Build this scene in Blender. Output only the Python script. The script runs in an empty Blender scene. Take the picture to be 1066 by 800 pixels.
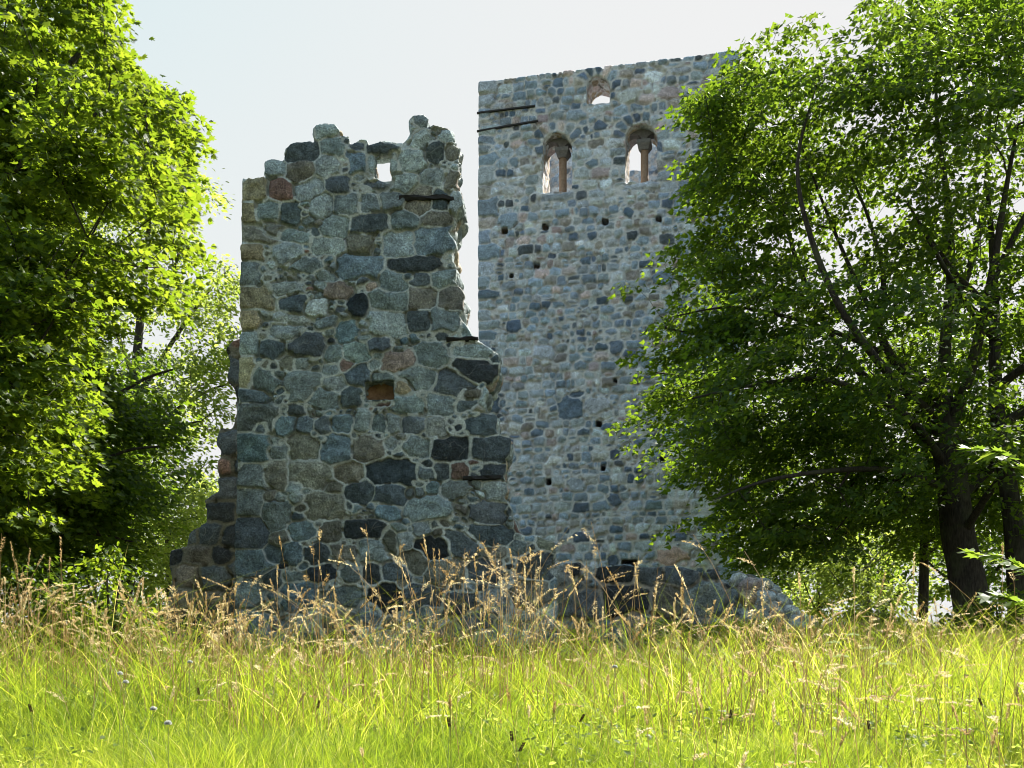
import bpy, math, random
import numpy as np
from mathutils import Vector

random.seed(7)
rng = np.random.default_rng(11)
S = bpy.context.scene
COL = S.collection
R = math.radians

# ------------------------------------------------------------------ camera model (photo space 1066 x 800, level camera with a rising lens)
F, CX, HY, CZ = 1100.0, 533.0, 677.0, 1.5
def at(px, py, Y):
    return np.array([(px - CX) / F * Y, Y, CZ + (HY - py) / F * Y])
def proj(P):
    P = np.asarray(P)
    return CX + P[..., 0] / P[..., 1] * F, HY - (P[..., 2] - CZ) / P[..., 1] * F

# ------------------------------------------------------------------ small numpy toolbox
def _hash(ix, iy, iz, seed=0):
    n = (ix.astype(np.int64) * 374761393 + iy.astype(np.int64) * 668265263 + iz.astype(np.int64) * 2147483647 + seed * 1274126177) & 0xffffffff
    n = ((n ^ (n >> 13)) * 1274126177) & 0xffffffff
    n = ((n ^ (n >> 16)) * 2246822519) & 0xffffffff
    n = n ^ (n >> 15)
    return (n & 0xffffff) / float(0x1000000)
def noise(P, scale, seed=0):
    Q = np.asarray(P, float) * scale
    I = np.floor(Q).astype(np.int64); f = Q - I
    f = f * f * (3 - 2 * f)
    r = 0
    for a in (0, 1):
        for b in (0, 1):
            for c in (0, 1):
                w = (f[..., 0] if a else 1 - f[..., 0]) * (f[..., 1] if b else 1 - f[..., 1]) * (f[..., 2] if c else 1 - f[..., 2])
                r = r + w * _hash(I[..., 0] + a, I[..., 1] + b, I[..., 2] + c, seed)
    return r * 2 - 1
def fbm(P, scale, seed=0, octv=3):
    r, a, t = 0, 1.0, 0
    for k in range(octv):
        r = r + a * noise(P, scale * 2 ** k, seed + 17 * k); t += a; a *= .5
    return r / t
def worley(P, scale, seed=0):
    Q = np.asarray(P, float) * scale
    I = np.floor(Q).astype(np.int64)
    F1 = np.full(len(Q), 9.); F2 = np.full(len(Q), 9.); idv = np.zeros(len(Q))
    for a in (-1, 0, 1):
        for b in (-1, 0, 1):
            for c in (-1, 0, 1):
                ix, iy, iz = I[:, 0] + a, I[:, 1] + b, I[:, 2] + c
                px = ix + _hash(ix, iy, iz, seed); py = iy + _hash(ix, iy, iz, seed + 1); pz = iz + _hash(ix, iy, iz, seed + 2)
                d = np.sqrt((Q[:, 0] - px) ** 2 + (Q[:, 1] - py) ** 2 + (Q[:, 2] - pz) ** 2)
                h = _hash(ix, iy, iz, seed + 3)
                n1 = d < F1
                F2 = np.where(n1, F1, np.minimum(F2, d)); idv = np.where(n1, h, idv); F1 = np.where(n1, d, F1)
    return F1, F2, idv
def sstep(a, b, x):
    t = np.clip((x - a) / (b - a), 0, 1); return t * t * (3 - 2 * t)
def inpoly(px, py, poly):
    r = np.zeros(np.shape(px), bool); n = len(poly)
    for i in range(n):
        x1, y1 = poly[i]; x2, y2 = poly[(i + 1) % n]
        if y1 == y2: continue
        c = ((y1 > py) != (y2 > py)) & (px < (x2 - x1) * (py - y1) / (y2 - y1) + x1)
        r ^= c
    return r

def make_mesh(name, V, loops, starts, mat, parent=None, attrs=None, col=None, smooth=True):
    V = np.asarray(V, np.float32); loops = np.asarray(loops, np.int32).ravel(); starts = np.asarray(starts, np.int32)
    me = bpy.data.meshes.new(name)
    me.vertices.add(len(V)); me.vertices.foreach_set('co', V.ravel())
    me.loops.add(len(loops)); me.loops.foreach_set('vertex_index', loops)
    me.polygons.add(len(starts)); me.polygons.foreach_set('loop_start', starts)
    me.update(calc_edges=True)
    me.polygons.foreach_set('use_smooth', np.full(len(starts), smooth))
    for k, a in (attrs or {}).items():
        at_ = me.attributes.new(k, 'FLOAT', 'POINT'); at_.data.foreach_set('value', np.asarray(a, np.float32))
    if col is not None:
        at_ = me.attributes.new('stone', 'FLOAT_COLOR', 'POINT'); at_.data.foreach_set('color', np.asarray(col, np.float32).ravel())
    me.materials.append(mat)
    o = bpy.data.objects.new(name, me); COL.objects.link(o)
    if parent: o.parent = parent
    return o
def quads_mesh(name, V, Q, mat, **k):
    Q = np.asarray(Q).reshape(-1, 4)
    return make_mesh(name, V, Q, np.arange(len(Q)) * 4, mat, **k)
def mesh_faces(name, V, faces, mat, **k):
    st = np.cumsum([0] + [len(f) for f in faces])[:-1]
    return make_mesh(name, V, np.concatenate([np.asarray(f) for f in faces]), st, mat, **k)

def thing(name, label, cat, loc=(0, 0, 0), group=None):
    o = bpy.data.objects.new(name, None); COL.objects.link(o); o.empty_display_size = .3
    o.location = loc
    tag(o, label, cat, group); return o
def tag(o, label=None, cat=None, group=None, kind=None):
    if label: o['label'] = label
    if cat: o['category'] = cat
    if group: o['group'] = group
    if kind: o['kind'] = kind
    return o
def adopt(o, parent):
    # parts are modelled in world space: keep them there under a parent Empty
    o.parent = parent
    o.data.transform(parent.matrix_basis.inverted()) if parent.location.length else None
    return o

# ------------------------------------------------------------------ materials
def new_mat(name):
    m = bpy.data.materials.new(name); m.use_nodes = True
    nt = m.node_tree; nt.nodes.clear()
    return m, nt
class NT:
    def __init__(s, nt): s.nt = nt
    def n(s, t, ins=None, **k):
        o = s.nt.nodes.new(t)
        for a, b in k.items(): setattr(o, a, b)
        for a, b in (ins or {}).items():
            if hasattr(b, 'is_output') or isinstance(b, bpy.types.NodeSocket): s.nt.links.new(b, o.inputs[a])
            else: o.inputs[a].default_value = b
        return o
    def mix(s, mode, fac, a, b):
        o = s.nt.nodes.new('ShaderNodeMix'); o.data_type = 'RGBA'; o.blend_type = mode
        for sock, v in ((o.inputs[0], fac), (o.inputs[6], a), (o.inputs[7], b)):
            if isinstance(v, bpy.types.NodeSocket): s.nt.links.new(v, sock)
            else: sock.default_value = v
        return o.outputs[2]
    def mr(s, v, a, b, c, d):
        o = s.n('ShaderNodeMapRange', {0: v, 1: a, 2: b, 3: c, 4: d}); return o.outputs[0]
    def noise(s, vec, scale, detail=4, rough=.6):
        return s.n('ShaderNodeTexNoise', {'Vector': vec, 'Scale': scale, 'Detail': detail, 'Roughness': rough}).outputs[0]
    def out(s, sh):
        s.n('ShaderNodeOutputMaterial', {'Surface': sh})

def masonry_mat(name, fine=1.0, tint=(1, 1, 1), con=1.):
    m, nt = new_mat(name); g = NT(nt)
    co = g.n('ShaderNodeTexCoord').outputs['Object']
    at_ = g.n('ShaderNodeAttribute', attribute_name='stone')
    c, mort = at_.outputs['Color'], at_.outputs['Alpha']
    c = g.mix('MULTIPLY', 1, c, (*tint, 1))
    n1 = g.noise(co, 7 * fine, 5, .65); n2 = g.noise(co, 26 * fine, 5, .7); n3 = g.noise(co, 62 * fine, 2, .6); n4 = g.noise(co, 1.1, 4, .6)
    def grey(v):
        # the mortar is more even than the granite
        q = g.n('ShaderNodeCombineColor', {0: v, 1: v, 2: v}).outputs[0]
        return g.mix('MIX', g.mr(mort, 0, 1, 0, .55), q, (1, 1, 1, 1))
    c = g.mix('MULTIPLY', 1, c, grey(g.mr(n1, .3, .7, 1 - .42 * con, 1 + .42 * con)))
    c = g.mix('MULTIPLY', 1, c, grey(g.mr(n2, .3, .7, .45, 1.6)))
    c = g.mix('MULTIPLY', 1, c, grey(g.mr(n3, .3, .7, .5, 1.5)))
    c = g.mix('MULTIPLY', 1, c, grey(g.mr(n4, .3, .7, .86, 1.12)))
    # pale lichen crusts on the stones
    li = g.mr(g.noise(co, 12 * fine, 6, .75), .58, .68, 0, .3)
    li = g.n('ShaderNodeMath', {0: li, 1: g.mr(g.noise(co, 1.7, 2), .42, .62, 0, 1)}, operation='MULTIPLY').outputs[0]
    c = g.mix('MIX', li, c, (.36, .37, .32, 1))
    # thin quartz veins
    wv = g.n('ShaderNodeTexVoronoi', {'Vector': g.n('ShaderNodeMixRGB', {0: .25, 1: co, 2: g.n('ShaderNodeTexNoise', {'Vector': co, 'Scale': 2.5}).outputs[1]}).outputs[0], 'Scale': 3.2 * fine}, feature='DISTANCE_TO_EDGE').outputs[0]
    ve = g.n('ShaderNodeMath', {0: g.mr(wv, 0, .02, .35, 0), 1: g.mr(g.noise(co, 1.3, 2), .52, .6, 0, 1)}, operation='MULTIPLY').outputs[0]
    c = g.mix('MIX', ve, c, (.4, .4, .38, 1))
    hgt = g.n('ShaderNodeMath', {0: n2, 1: g.n('ShaderNodeMath', {0: n3, 1: .35}, operation='MULTIPLY').outputs[0]}, operation='ADD').outputs[0]
    bp = g.n('ShaderNodeBump', {'Strength': 1., 'Distance': .035 / fine, 'Height': hgt})
    p = g.n('ShaderNodeBsdfPrincipled', {'Base Color': c, 'Roughness': .88, 'Specular IOR Level': .25, 'Normal': bp.outputs[0]})
    g.out(p.outputs[0]); return m

def leaf_mat(name, dark, light, trans, tfac=.5):
    m, nt = new_mat(name); g = NT(nt)
    r = g.n('ShaderNodeAttribute', attribute_name='rnd').outputs['Fac']
    c = g.mix('MIX', r, (*dark, 1), (*light, 1))
    t = g.mix('MULTIPLY', 1, (*trans, 1), g.mix('MIX', r, (.65, .75, .6, 1), (1.2, 1.1, 1.3, 1)))
    p = g.n('ShaderNodeBsdfPrincipled', {'Base Color': c, 'Roughness': .5, 'Specular IOR Level': .22})
    tr = g.n('ShaderNodeBsdfTranslucent', {'Color': t})
    g.out(g.n('ShaderNodeMixShader', {0: tfac, 1: p.outputs[0], 2: tr.outputs[0]}).outputs[0]); return m

def bark_mat(name, a, b):
    m, nt = new_mat(name); g = NT(nt)
    co = g.n('ShaderNodeTexCoord').outputs['Object']
    mp = g.n('ShaderNodeMapping', {'Vector': co, 'Scale': (9, 9, 1.6)}).outputs[0]
    n1 = g.noise(mp, 2.2, 6, .7); n2 = g.noise(co, 1.3, 3)
    c = g.mix('MIX', g.mr(n1, .35, .65, 0, 1), (*a, 1), (*b, 1))
    c = g.mix('MIX', g.mr(n2, .5, .68, 0, .45), c, (.09, .11, .05, 1))
    bp = g.n('ShaderNodeBump', {'Strength': .9, 'Distance': .04, 'Height': n1})
    g.out(g.n('ShaderNodeBsdfPrincipled', {'Base Color': c, 'Roughness': .9, 'Specular IOR Level': .2, 'Normal': bp.outputs[0]}).outputs[0]); return m

def plain_mat(name, a, b, scale=12, rough=.8, bump=.4):
    m, nt = new_mat(name); g = NT(nt)
    co = g.n('ShaderNodeTexCoord').outputs['Object']
    n1 = g.noise(co, scale, 6, .7)
    c = g.mix('MIX', g.mr(n1, .3, .7, 0, 1), (*a, 1), (*b, 1))
    bp = g.n('ShaderNodeBump', {'Strength': bump, 'Distance': .02, 'Height': n1})
    g.out(g.n('ShaderNodeBsdfPrincipled', {'Base Color': c, 'Roughness': rough, 'Specular IOR Level': .25, 'Normal': bp.outputs[0]}).outputs[0]); return m

def grass_mat(name, stops, trans_gain=1.5, tfac=.5, warm=(1.03, 1.0, .50)):
    m, nt = new_mat(name); g = NT(nt)
    r = g.n('ShaderNodeAttribute', attribute_name='rnd').outputs['Fac']
    cr = g.n('ShaderNodeValToRGB', {0: r})
    el = cr.color_ramp.elements
    for i, (p, c) in enumerate(stops):
        e = el[i] if i < 2 else el.new(p)
        e.position = p; e.color = (*c, 1)
    c = cr.outputs[0]
    t = g.mix('MULTIPLY', 1, c, (warm[0] * trans_gain, warm[1] * trans_gain, warm[2] * trans_gain, 1))
    p = g.n('ShaderNodeBsdfPrincipled', {'Base Color': c, 'Roughness': .55, 'Specular IOR Level': .15})
    tr = g.n('ShaderNodeBsdfTranslucent', {'Color': t})
    g.out(g.n('ShaderNodeMixShader', {0: tfac, 1: p.outputs[0], 2: tr.outputs[0]}).outputs[0]); return m

M_WALL = masonry_mat('ruin_masonry', 1.0)
M_RUIN = masonry_mat('grey_ruin_masonry', 1.0, (1.10, 1.17, 1.21))
M_TOWER = masonry_mat('tower_masonry', 1.15, (1.06, 1.08, 1.16), .8)
M_MAPLE = leaf_mat('maple_leaf', (.018, .040, .008), (.050, .095, .014), (.29, .40, .02), .53)
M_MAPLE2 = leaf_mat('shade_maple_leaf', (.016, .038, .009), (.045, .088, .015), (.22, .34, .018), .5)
M_ASH = leaf_mat('ash_leaf', (.035, .07, .015), (.08, .14, .03), (.46, .57, .08), .58)
M_SAP = leaf_mat('sapling_leaf', (.06, .11, .02), (.10, .17, .03), (.30, .42, .04), .52)
M_BARK = bark_mat('bark', (.018, .016, .014), (.065, .056, .048))
M_BARK2 = bark_mat('pale_bark', (.09, .085, .075), (.2, .19, .17))
M_GRASS = grass_mat('grass_blades', [(0, (.08, .14, .02)), (.45, (.20, .265, .03)), (.8, (.34, .36, .06)), (1, (.55, .50, .28))], 1.8, .55)
M_STRAW = grass_mat('straw', [(0, (.12, .14, .04)), (.3, (.30, .20, .09)), (.7, (.50, .40, .23)), (1, (.64, .56, .38))], 1.25, .45, (1.05, 1, .8))
M_SLAB = plain_mat('dark_timber', (.012, .011, .011), (.035, .032, .03), 20)
M_IRON = plain_mat('old_iron', (.02, .022, .026), (.05, .045, .045), 25, .7)
M_COLUMN = plain_mat('weathered_sandstone', (.22, .14, .09), (.34, .25, .18), 9)
M_NICHE = plain_mat('brown_rubble', (.16, .085, .045), (.42, .27, .16), 7, .9, 1.)
M_DARKSTONE = plain_mat('dressed_granite', (.10, .10, .10), (.22, .21, .2), 14)

# ------------------------------------------------------------------ ground
def gheight(X, Y):
    X = np.asarray(X, float); Y = np.asarray(Y, float)
    b = np.interp(Y, [-400, -30, 0, 2, 4, 8, 14, 20, 30, 60, 120, 500], [-8, -1.0, .42, .58, .74, .90, .97, 1.06, 1.15, .9, -1.5, -9])
    b = b + .75 * np.exp(-((X - 10.5) ** 2 / 40 + (Y - 25) ** 2 / 70)) + .35 * np.exp(-((X - 6) ** 2 / 8 + (Y - 23.5) ** 2 / 10))
    b = b + .25 * np.exp(-((X + 9) ** 2 / 40 + (Y - 16) ** 2 / 50))
    P = np.stack([X, Y, np.zeros_like(X)], -1)
    return b + .05 * noise(P, .7, 5) + .03 * noise(P, 1.9, 6)
def build_ground():
    def axis(a):
        return np.array(sorted(set([round(s * v, 3) for v in a for s in (1, -1)])))
    near = list(np.arange(0, 16, .25)) + list(np.arange(16, 40, 1.)) + [44, 50, 58, 68, 80, 100, 130, 170, 230, 320, 480]
    xs = axis(near); ys = np.array(sorted([-480, -300, -160, -80, -40, -20, -10, -5] + list(np.arange(-3, 30, .25)) + list(np.arange(30, 60, 1.)) + [64, 70, 80, 95, 115, 140, 180, 240, 320, 480]))
    X, Y = np.meshgrid(xs, ys); Z = gheight(X, Y)
    V = np.stack([X, Y, Z], -1).reshape(-1, 3)
    nx, ny = len(xs), len(ys)
    i = np.arange(nx * ny).reshape(ny, nx)
    Q = np.stack([i[:-1, :-1], i[:-1, 1:], i[1:, 1:], i[1:, :-1]], -1)
    m, nt = new_mat('meadow_soil'); g = NT(nt)
    co = g.n('ShaderNodeTexCoord').outputs['Object']
    c = g.mix('MIX', g.mr(g.noise(co, 3, 6, .7), .35, .65, 0, 1), (.035, .055, .014, 1), (.10, .11, .035, 1))
    c = g.mix('MIX', g.mr(g.noise(co, 17, 4, .7), .45, .7, 0, .7), c, (.14, .11, .055, 1))
    bp = g.n('ShaderNodeBump', {'Strength': 1., 'Distance': .06, 'Height': g.noise(co, 22, 5, .7)})
    g.out(g.n('ShaderNodeBsdfPrincipled', {'Base Color': c, 'Roughness': .95, 'Specular IOR Level': .1, 'Normal': bp.outputs[0]}).outputs[0])
    o = quads_mesh('ground', V, Q, m); tag(o, kind='structure')
build_ground()

# ------------------------------------------------------------------ rubble masonry
TONES = {'k': (.042, .049, .054), 'd': (.092, .108, .116), 'b': (.145, .190, .215), 'm': (.195, .222, .220), 'l': (.285, .315, .305),
         'w': (.175, .165, .135), 't': (.32, .255, .17), 'p': (.34, .265, .22), 'r': (.20, .125, .10), 'g': (.27, .225, .145),
         # the paler fieldstone of the tower
         'D': (.115, .155, .200), 'B': (.25, .315, .365), 'M': (.34, .385, .40), 'L': (.46, .495, .485), 'P': (.43, .36, .335), 'W': (.31, .29, .255)}
class Sites:
    def __init__(s): s.a = []
    def add(s, u, z, hw, hh, rot=0, p=2.7, tone='m', prot=None, man=False):
        c = np.array(TONES[tone]) * math.exp(random.gauss(0, .19))
        c = c * np.array([1 + random.gauss(0, .03), 1, 1 + random.gauss(0, .03)])
        s.a.append((u, z, hw, hh, rot, p, c, random.gauss(0, .02) if prot is None else prot, random.gauss(0, .10), random.gauss(0, .10), man))
def pick(pal):
    t = random.random() * sum(w for _, w in pal)
    for k, w in pal:
        t -= w
        if t <= 0: return k
    return pal[0][0]
def fill_courses(st, W, z0, z1, hh, asp, pal, split=.14):
    man = [a for a in st.a if a[10]]
    mu = np.array([(a[0], a[1], a[2], a[3]) for a in man]) if man else np.zeros((0, 4))
    z = z0 - .1; row = 0
    while z < z1 + .2:
        h = random.uniform(*hh); u = -random.uniform(0, .5); ph = random.uniform(0, 9)
        while u < W + .3:
            w = h * random.uniform(*asp)
            cu = u + w / 2; cz = z + h / 2 + .10 * h * math.sin(cu * 1.9 + ph) + random.gauss(0, .07 * h)
            u += w
            def ok(cu, cz, hw, hh_):
                if not len(mu): return True
                d = (np.abs(cu - mu[:, 0]) / (mu[:, 2] + .42 * hw)) ** 2 + (np.abs(cz - mu[:, 1]) / (mu[:, 3] + .42 * hh_)) ** 2
                return d.min() > 1.0
            r = random.random()
            if r < split:
                for q in (-.26, .26):
                    if ok(cu, cz + q * h, w * .5, h * .25):
                        st.add(cu + random.gauss(0, .03), cz + q * h, w * .5 * random.uniform(.75, 1), h * .26, random.gauss(0, .08), 2.6, pick(pal))
            elif r < split + .12 and w > h:
                for q in (-.26, .26):
                    if ok(cu + q * w, cz, w * .25, h * .5):
                        st.add(cu + q * w, cz, w * .26, h * .48 * random.uniform(.75, 1.05), random.gauss(0, .08), 2.6, pick(pal))
            elif ok(cu, cz, w / 2, h / 2):
                st.add(cu, cz, w / 2 * random.uniform(.9, 1.03), h / 2 * random.uniform(.84, 1.1), random.gauss(0, .13), random.choice((2.3, 2.6, 3., 4.)), pick(pal))
        z += h; row += 1

def masonry(name, P0, d, W, z0, z1, res, st, keep, thick, mat, pal, parent=None, gap=.012, gapn=.018, mort=(.45, .45, .415), flare=None, recess=None, mortar_lo=.0, relief=1.0, warp=.045, seed=0, side_pal=None, batter=None, dome=.035, rub=.09, calm=None):
    d = np.array([d[0], d[1], 0.]); n = np.array([d[1], -d[0], 0.])
    nu = int(round(W / res)) + 1; nz = int(round((z1 - z0) / res)) + 1
    us = np.linspace(0, W, nu); zs = np.linspace(z0, z1, nz); du = us[1] - us[0]; dz = zs[1] - zs[0]
    U, Z = np.meshgrid(us, zs)
    B = np.array([P0[0], P0[1], 0.])
    base = B + U[..., None] * d + np.stack([0 * U, 0 * U, Z], -1)
    L3 = np.stack([U, Z, 0 * U + seed * 7.3], -1)
    if calm is not None: warp = warp * calm(U, Z)
    Uw = U + warp * (fbm(L3, 3.0, 1, 3) + .45 * fbm(L3, 11, 2, 2)); Zw = Z + warp * (fbm(L3, 3.0, 91, 3) + .45 * fbm(L3, 11, 92, 2))
    F1 = np.full(U.shape, 9.); F2 = np.full(U.shape, 9.); ID = np.zeros(U.shape, int)
    def raster(k):
        u, z, hw, hh, rot, p = st.a[k][:6]
        r = 2.0 * max(hw, hh) + .1
        a0, a1 = max(0, int((u - r) / du)), min(nu, int((u + r) / du) + 2); b0, b1 = max(0, int((z - r - z0) / dz)), min(nz, int((z + r - z0) / dz) + 2)
        if a0 >= a1 or b0 >= b1: return
        x = Uw[b0:b1, a0:a1] - u; y = Zw[b0:b1, a0:a1] - z
        c, s = math.cos(rot), math.sin(rot)
        X = np.abs(c * x + s * y) / hw; Y = np.abs(-s * x + c * y) / hh
        D = (X ** p + Y ** p) ** (1 / p)
        f1 = F1[b0:b1, a0:a1]; f2 = F2[b0:b1, a0:a1]; i = ID[b0:b1, a0:a1]
        new = D < f1
        f2[...] = np.where(new, f1, np.minimum(f2, D)); i[...] = np.where(new, k, i); f1[...] = np.where(new, D, f1)
    for k in range(len(st.a)): raster(k)
    # small pinning stones in the gaps
    for it in range(6):
        cand = np.argwhere(F1 > 1.34)
        if not len(cand): break
        for j in np.random.default_rng(it + seed).permutation(len(cand))[:700]:
            b, a = cand[j]
            if F1[b, a] < 1.34: continue
            k0 = ID[b, a]; sz = (F1[b, a] - .95) * min(st.a[k0][2], st.a[k0][3]) if F1[b, a] < 8 else .2
            sz = min(max(sz * .9, .05), .22)
            st.add(us[a], zs[b], sz * random.uniform(.9, 1.7), sz * random.uniform(.7, 1.0), random.gauss(0, .3), 2.3, pick(pal)); raster(len(st.a) - 1)
    A = st.a
    hw = np.array([a[2] for a in A]); hh = np.array([a[3] for a in A]); C = np.array([a[6] for a in A])
    prot = np.array([a[7] for a in A]); tx = np.array([a[8] for a in A]); ty = np.array([a[9] for a in A]); cu = np.array([a[0] for a in A]); cz = np.array([a[1] for a in A])
    mn = np.minimum(hw, hh)[ID]
    e = np.minimum((F2 - F1) * .5, 1.30 - F1) * mn
    gg = gap + gapn * (fbm(L3, 1.1, 7, 2) * 1.2 + .25)
    mask = sstep(gg, gg + max(.016, res * .9), e)
    rough = fbm(L3, 6.0, 31, 4)
    facet = np.abs(fbm(L3, 2.6, 57, 2))
    h = mask * (prot[ID] + dome * sstep(0, .13, e) + np.clip(tx[ID] * (U - cu[ID]) + ty[ID] * (Z - cz[ID]), -.035, .035) + .028 * rough - .04 * facet) * relief
    h = h + (1 - mask) * (mortar_lo + .016 * fbm(L3, 5, 77, 3))
    h = h - .04 * relief * np.exp(-((e - gg) / .013) ** 2) * np.clip(.55 + 1.1 * fbm(L3, 3.3, 71, 2), 0, 1.3)
    # washed out joints: short deep slots between the stones
    h = h - (1 - mask) * .11 * relief * sstep(.14, .3, fbm(L3, 4.5, 63, 2))
    h = h + .03 * fbm(L3, .45, 88, 2)
    tilt = np.clip(1 + .35 * fbm(L3, 4.3, 13, 3), .6, 1.5)
    col = C[ID] * tilt[..., None]
    mc = np.array(mort) * (1 + .22 * fbm(L3, 3.1, 41, 3) + .15 * fbm(L3, .6, 43, 2))[..., None]
    col = col * mask[..., None] + mc * (1 - mask[..., None])
    px, py = proj(base)
    if recess is not None:
        h = h - recess(px, py, U, Z)
    # cells
    cuc = .5 * (us[1:] + us[:-1]); czc = .5 * (zs[1:] + zs[:-1])
    CU, CZz = np.meshgrid(cuc, czc)
    cb = B + CU[..., None] * d + np.stack([0 * CU, 0 * CU, CZz], -1)
    cpx, cpy = proj(cb)
    wv = np.stack([CU, CZz, 0 * CU + seed], -1)
    K = keep(cpx, cpy, CU, CZz, wv)
    idx = np.arange(nu * nz).reshape(nz, nu)
    fq = np.stack([idx[:-1, :-1], idx[:-1, 1:], idx[1:, 1:], idx[1:, :-1]], -1)[K]
    Kp = np.pad(K, 1)
    be = []
    be.append(np.stack([idx[:-1, :-1], idx[:-1, 1:]], -1)[K & ~Kp[:-2, 1:-1]])
    be.append(np.stack([idx[:-1, 1:], idx[1:, 1:]], -1)[K & ~Kp[1:-1, 2:]])
    be.append(np.stack([idx[1:, 1:], idx[1:, :-1]], -1)[K & ~Kp[2:, 1:-1]])
    be.append(np.stack([idx[1:, :-1], idx[:-1, :-1]], -1)[K & ~Kp[1:-1, :-2]])
    be = np.concatenate(be)
    # soften the staircase along outlines
    UU, ZZ = U.ravel().copy(), Z.ravel().copy()
    bv = np.unique(be)
    for _ in range(3):
        su = np.zeros(nu * nz); sz_ = np.zeros(nu * nz); cnt = np.zeros(nu * nz)
        for a, b in ((0, 1), (1, 0)):
            np.add.at(su, be[:, a], UU[be[:, b]]); np.add.at(sz_, be[:, a], ZZ[be[:, b]]); np.add.at(cnt, be[:, a], 1)
        UU[bv] = .4 * UU[bv] + .6 * su[bv] / cnt[bv]; ZZ[bv] = .4 * ZZ[bv] + .6 * sz_[bv] / cnt[bv]
    if batter is not None: UU = UU + batter(UU, ZZ)
    planar = B + UU[:, None] * d + np.stack([0 * UU, 0 * UU, ZZ], -1)
    hf = h.ravel(); tk = thick(px, py).ravel()[:, None] if callable(thick) else np.full((nu * nz, 1), thick)
    tmax = float(tk.max())
    bh = np.zeros(nu * nz, bool); bh[bv] = True
    hf = np.where(bh, hf - .02 - .03 * np.abs(noise(np.stack([UU, ZZ, 0 * UU], -1), 4, 3)), hf)
    front = planar + hf[:, None] * n
    back = planar - n * (tk + .04 * fbm(L3, 1.7, 66, 3).ravel()[:, None])
    def core_color(P):
        f1, f2, idv = worley(P * np.array([1, 1, 1.25]) + .12 * np.stack([noise(P, 3, 1), noise(P, 3, 2), noise(P, 3, 3)], -1), 3.1, seed + 3)
        m = sstep(.05, .13, f2 - f1)
        keys = [k for k, w in (side_pal or pal) for _ in range(w)]
        pc = np.array([TONES[k] for k in keys])[(idv * len(keys)).astype(int) % len(keys)] * (.8 + .5 * ((idv * 37) % 1))[:, None]
        return pc * m[:, None] + np.array(mort) * (1 - m[:, None]), m, f1
    # outward direction of the outline
    G = Kp.astype(float)
    for _ in range(3):
        G = (G + np.roll(G, 1, 0) + np.roll(G, -1, 0) + np.roll(G, 1, 1) + np.roll(G, -1, 1)) / 5
    Gv = (G[:-1, :-1] + G[1:, :-1] + G[:-1, 1:] + G[1:, 1:]) / 4
    gu, gz = -np.gradient(Gv, axis=1).ravel(), -np.gradient(Gv, axis=0).ravel()
    ln = np.sqrt(gu ** 2 + gz ** 2) + 1e-6
    od = (gu / ln)[:, None] * d + np.stack([0 * gu, 0 * gu, gz / ln], -1)
    nl = max(3, int(tmax / .07))
    ring = {0: bv}
    used = np.zeros(nu * nz, bool); used[fq.ravel()] = True
    remap = np.full(nu * nz, -1); ui = np.flatnonzero(used); remap[ui] = np.arange(len(ui)); nf = len(ui)
    bk = back[ui]; bcol, bm, bf = core_color(bk)
    bk = bk - n * (.05 * bm)[:, None] * 0 - n * (.04 * bm * (1 - bf))[:, None]
    allV = [front[ui], bk]
    allC = [np.concatenate([col.reshape(-1, 3)[ui], 1 - mask.ravel()[ui][:, None]], 1), np.concatenate([bcol, 1 - bm[:, None]], 1)]
    pos = np.full(nu * nz, -1); pos[bv] = np.arange(len(bv)); nb = len(bv)
    off = 2 * nf
    for k in range(1, nl):
        t = k / nl
        P = front[bv] * (1 - t) + back[bv] * t
        cc, m, f1 = core_color(P)
        out = rub * (m * (1 - f1) - .45) * min(1, t * 4)
        if flare is not None: out = out + flare(px.ravel()[bv], py.ravel()[bv]) * np.sqrt(t) * (.6 + .9 * noise(P, 2.6, 4) + .6 * noise(P, 7, 6))
        allV.append(P + od[bv] * out[:, None]); allC.append(np.concatenate([cc, 1 - m[:, None]], 1))
    if flare is not None:
        fl = flare(px.ravel()[bv], py.ravel()[bv]); allV[1][remap[bv]] += od[bv] * fl[:, None]
    def ringidx(k, v):
        if k == 0: return remap[v]
        if k == nl: return remap[v] + nf
        return off + (k - 1) * nb + pos[v]
    Q = [remap[fq], (remap[fq] + nf)[:, ::-1]]
    for k in range(nl):
        Q.append(np.stack([ringidx(k, be[:, 1]), ringidx(k, be[:, 0]), ringidx(k + 1, be[:, 0]), ringidx(k + 1, be[:, 1])], -1))
    o = quads_mesh(name, np.concatenate(allV), np.concatenate(Q), mat, col=np.concatenate(allC))
    if parent is not None: adopt(o, parent)
    return o

def plane_uz(px, py, P0, d):
    k = (px - CX) / F
    u = (k * P0[1] - P0[0]) / (d[0] - k * d[1])
    Y = P0[1] + u * d[1]
    return u, CZ + (HY - py) / F * Y, Y

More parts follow.
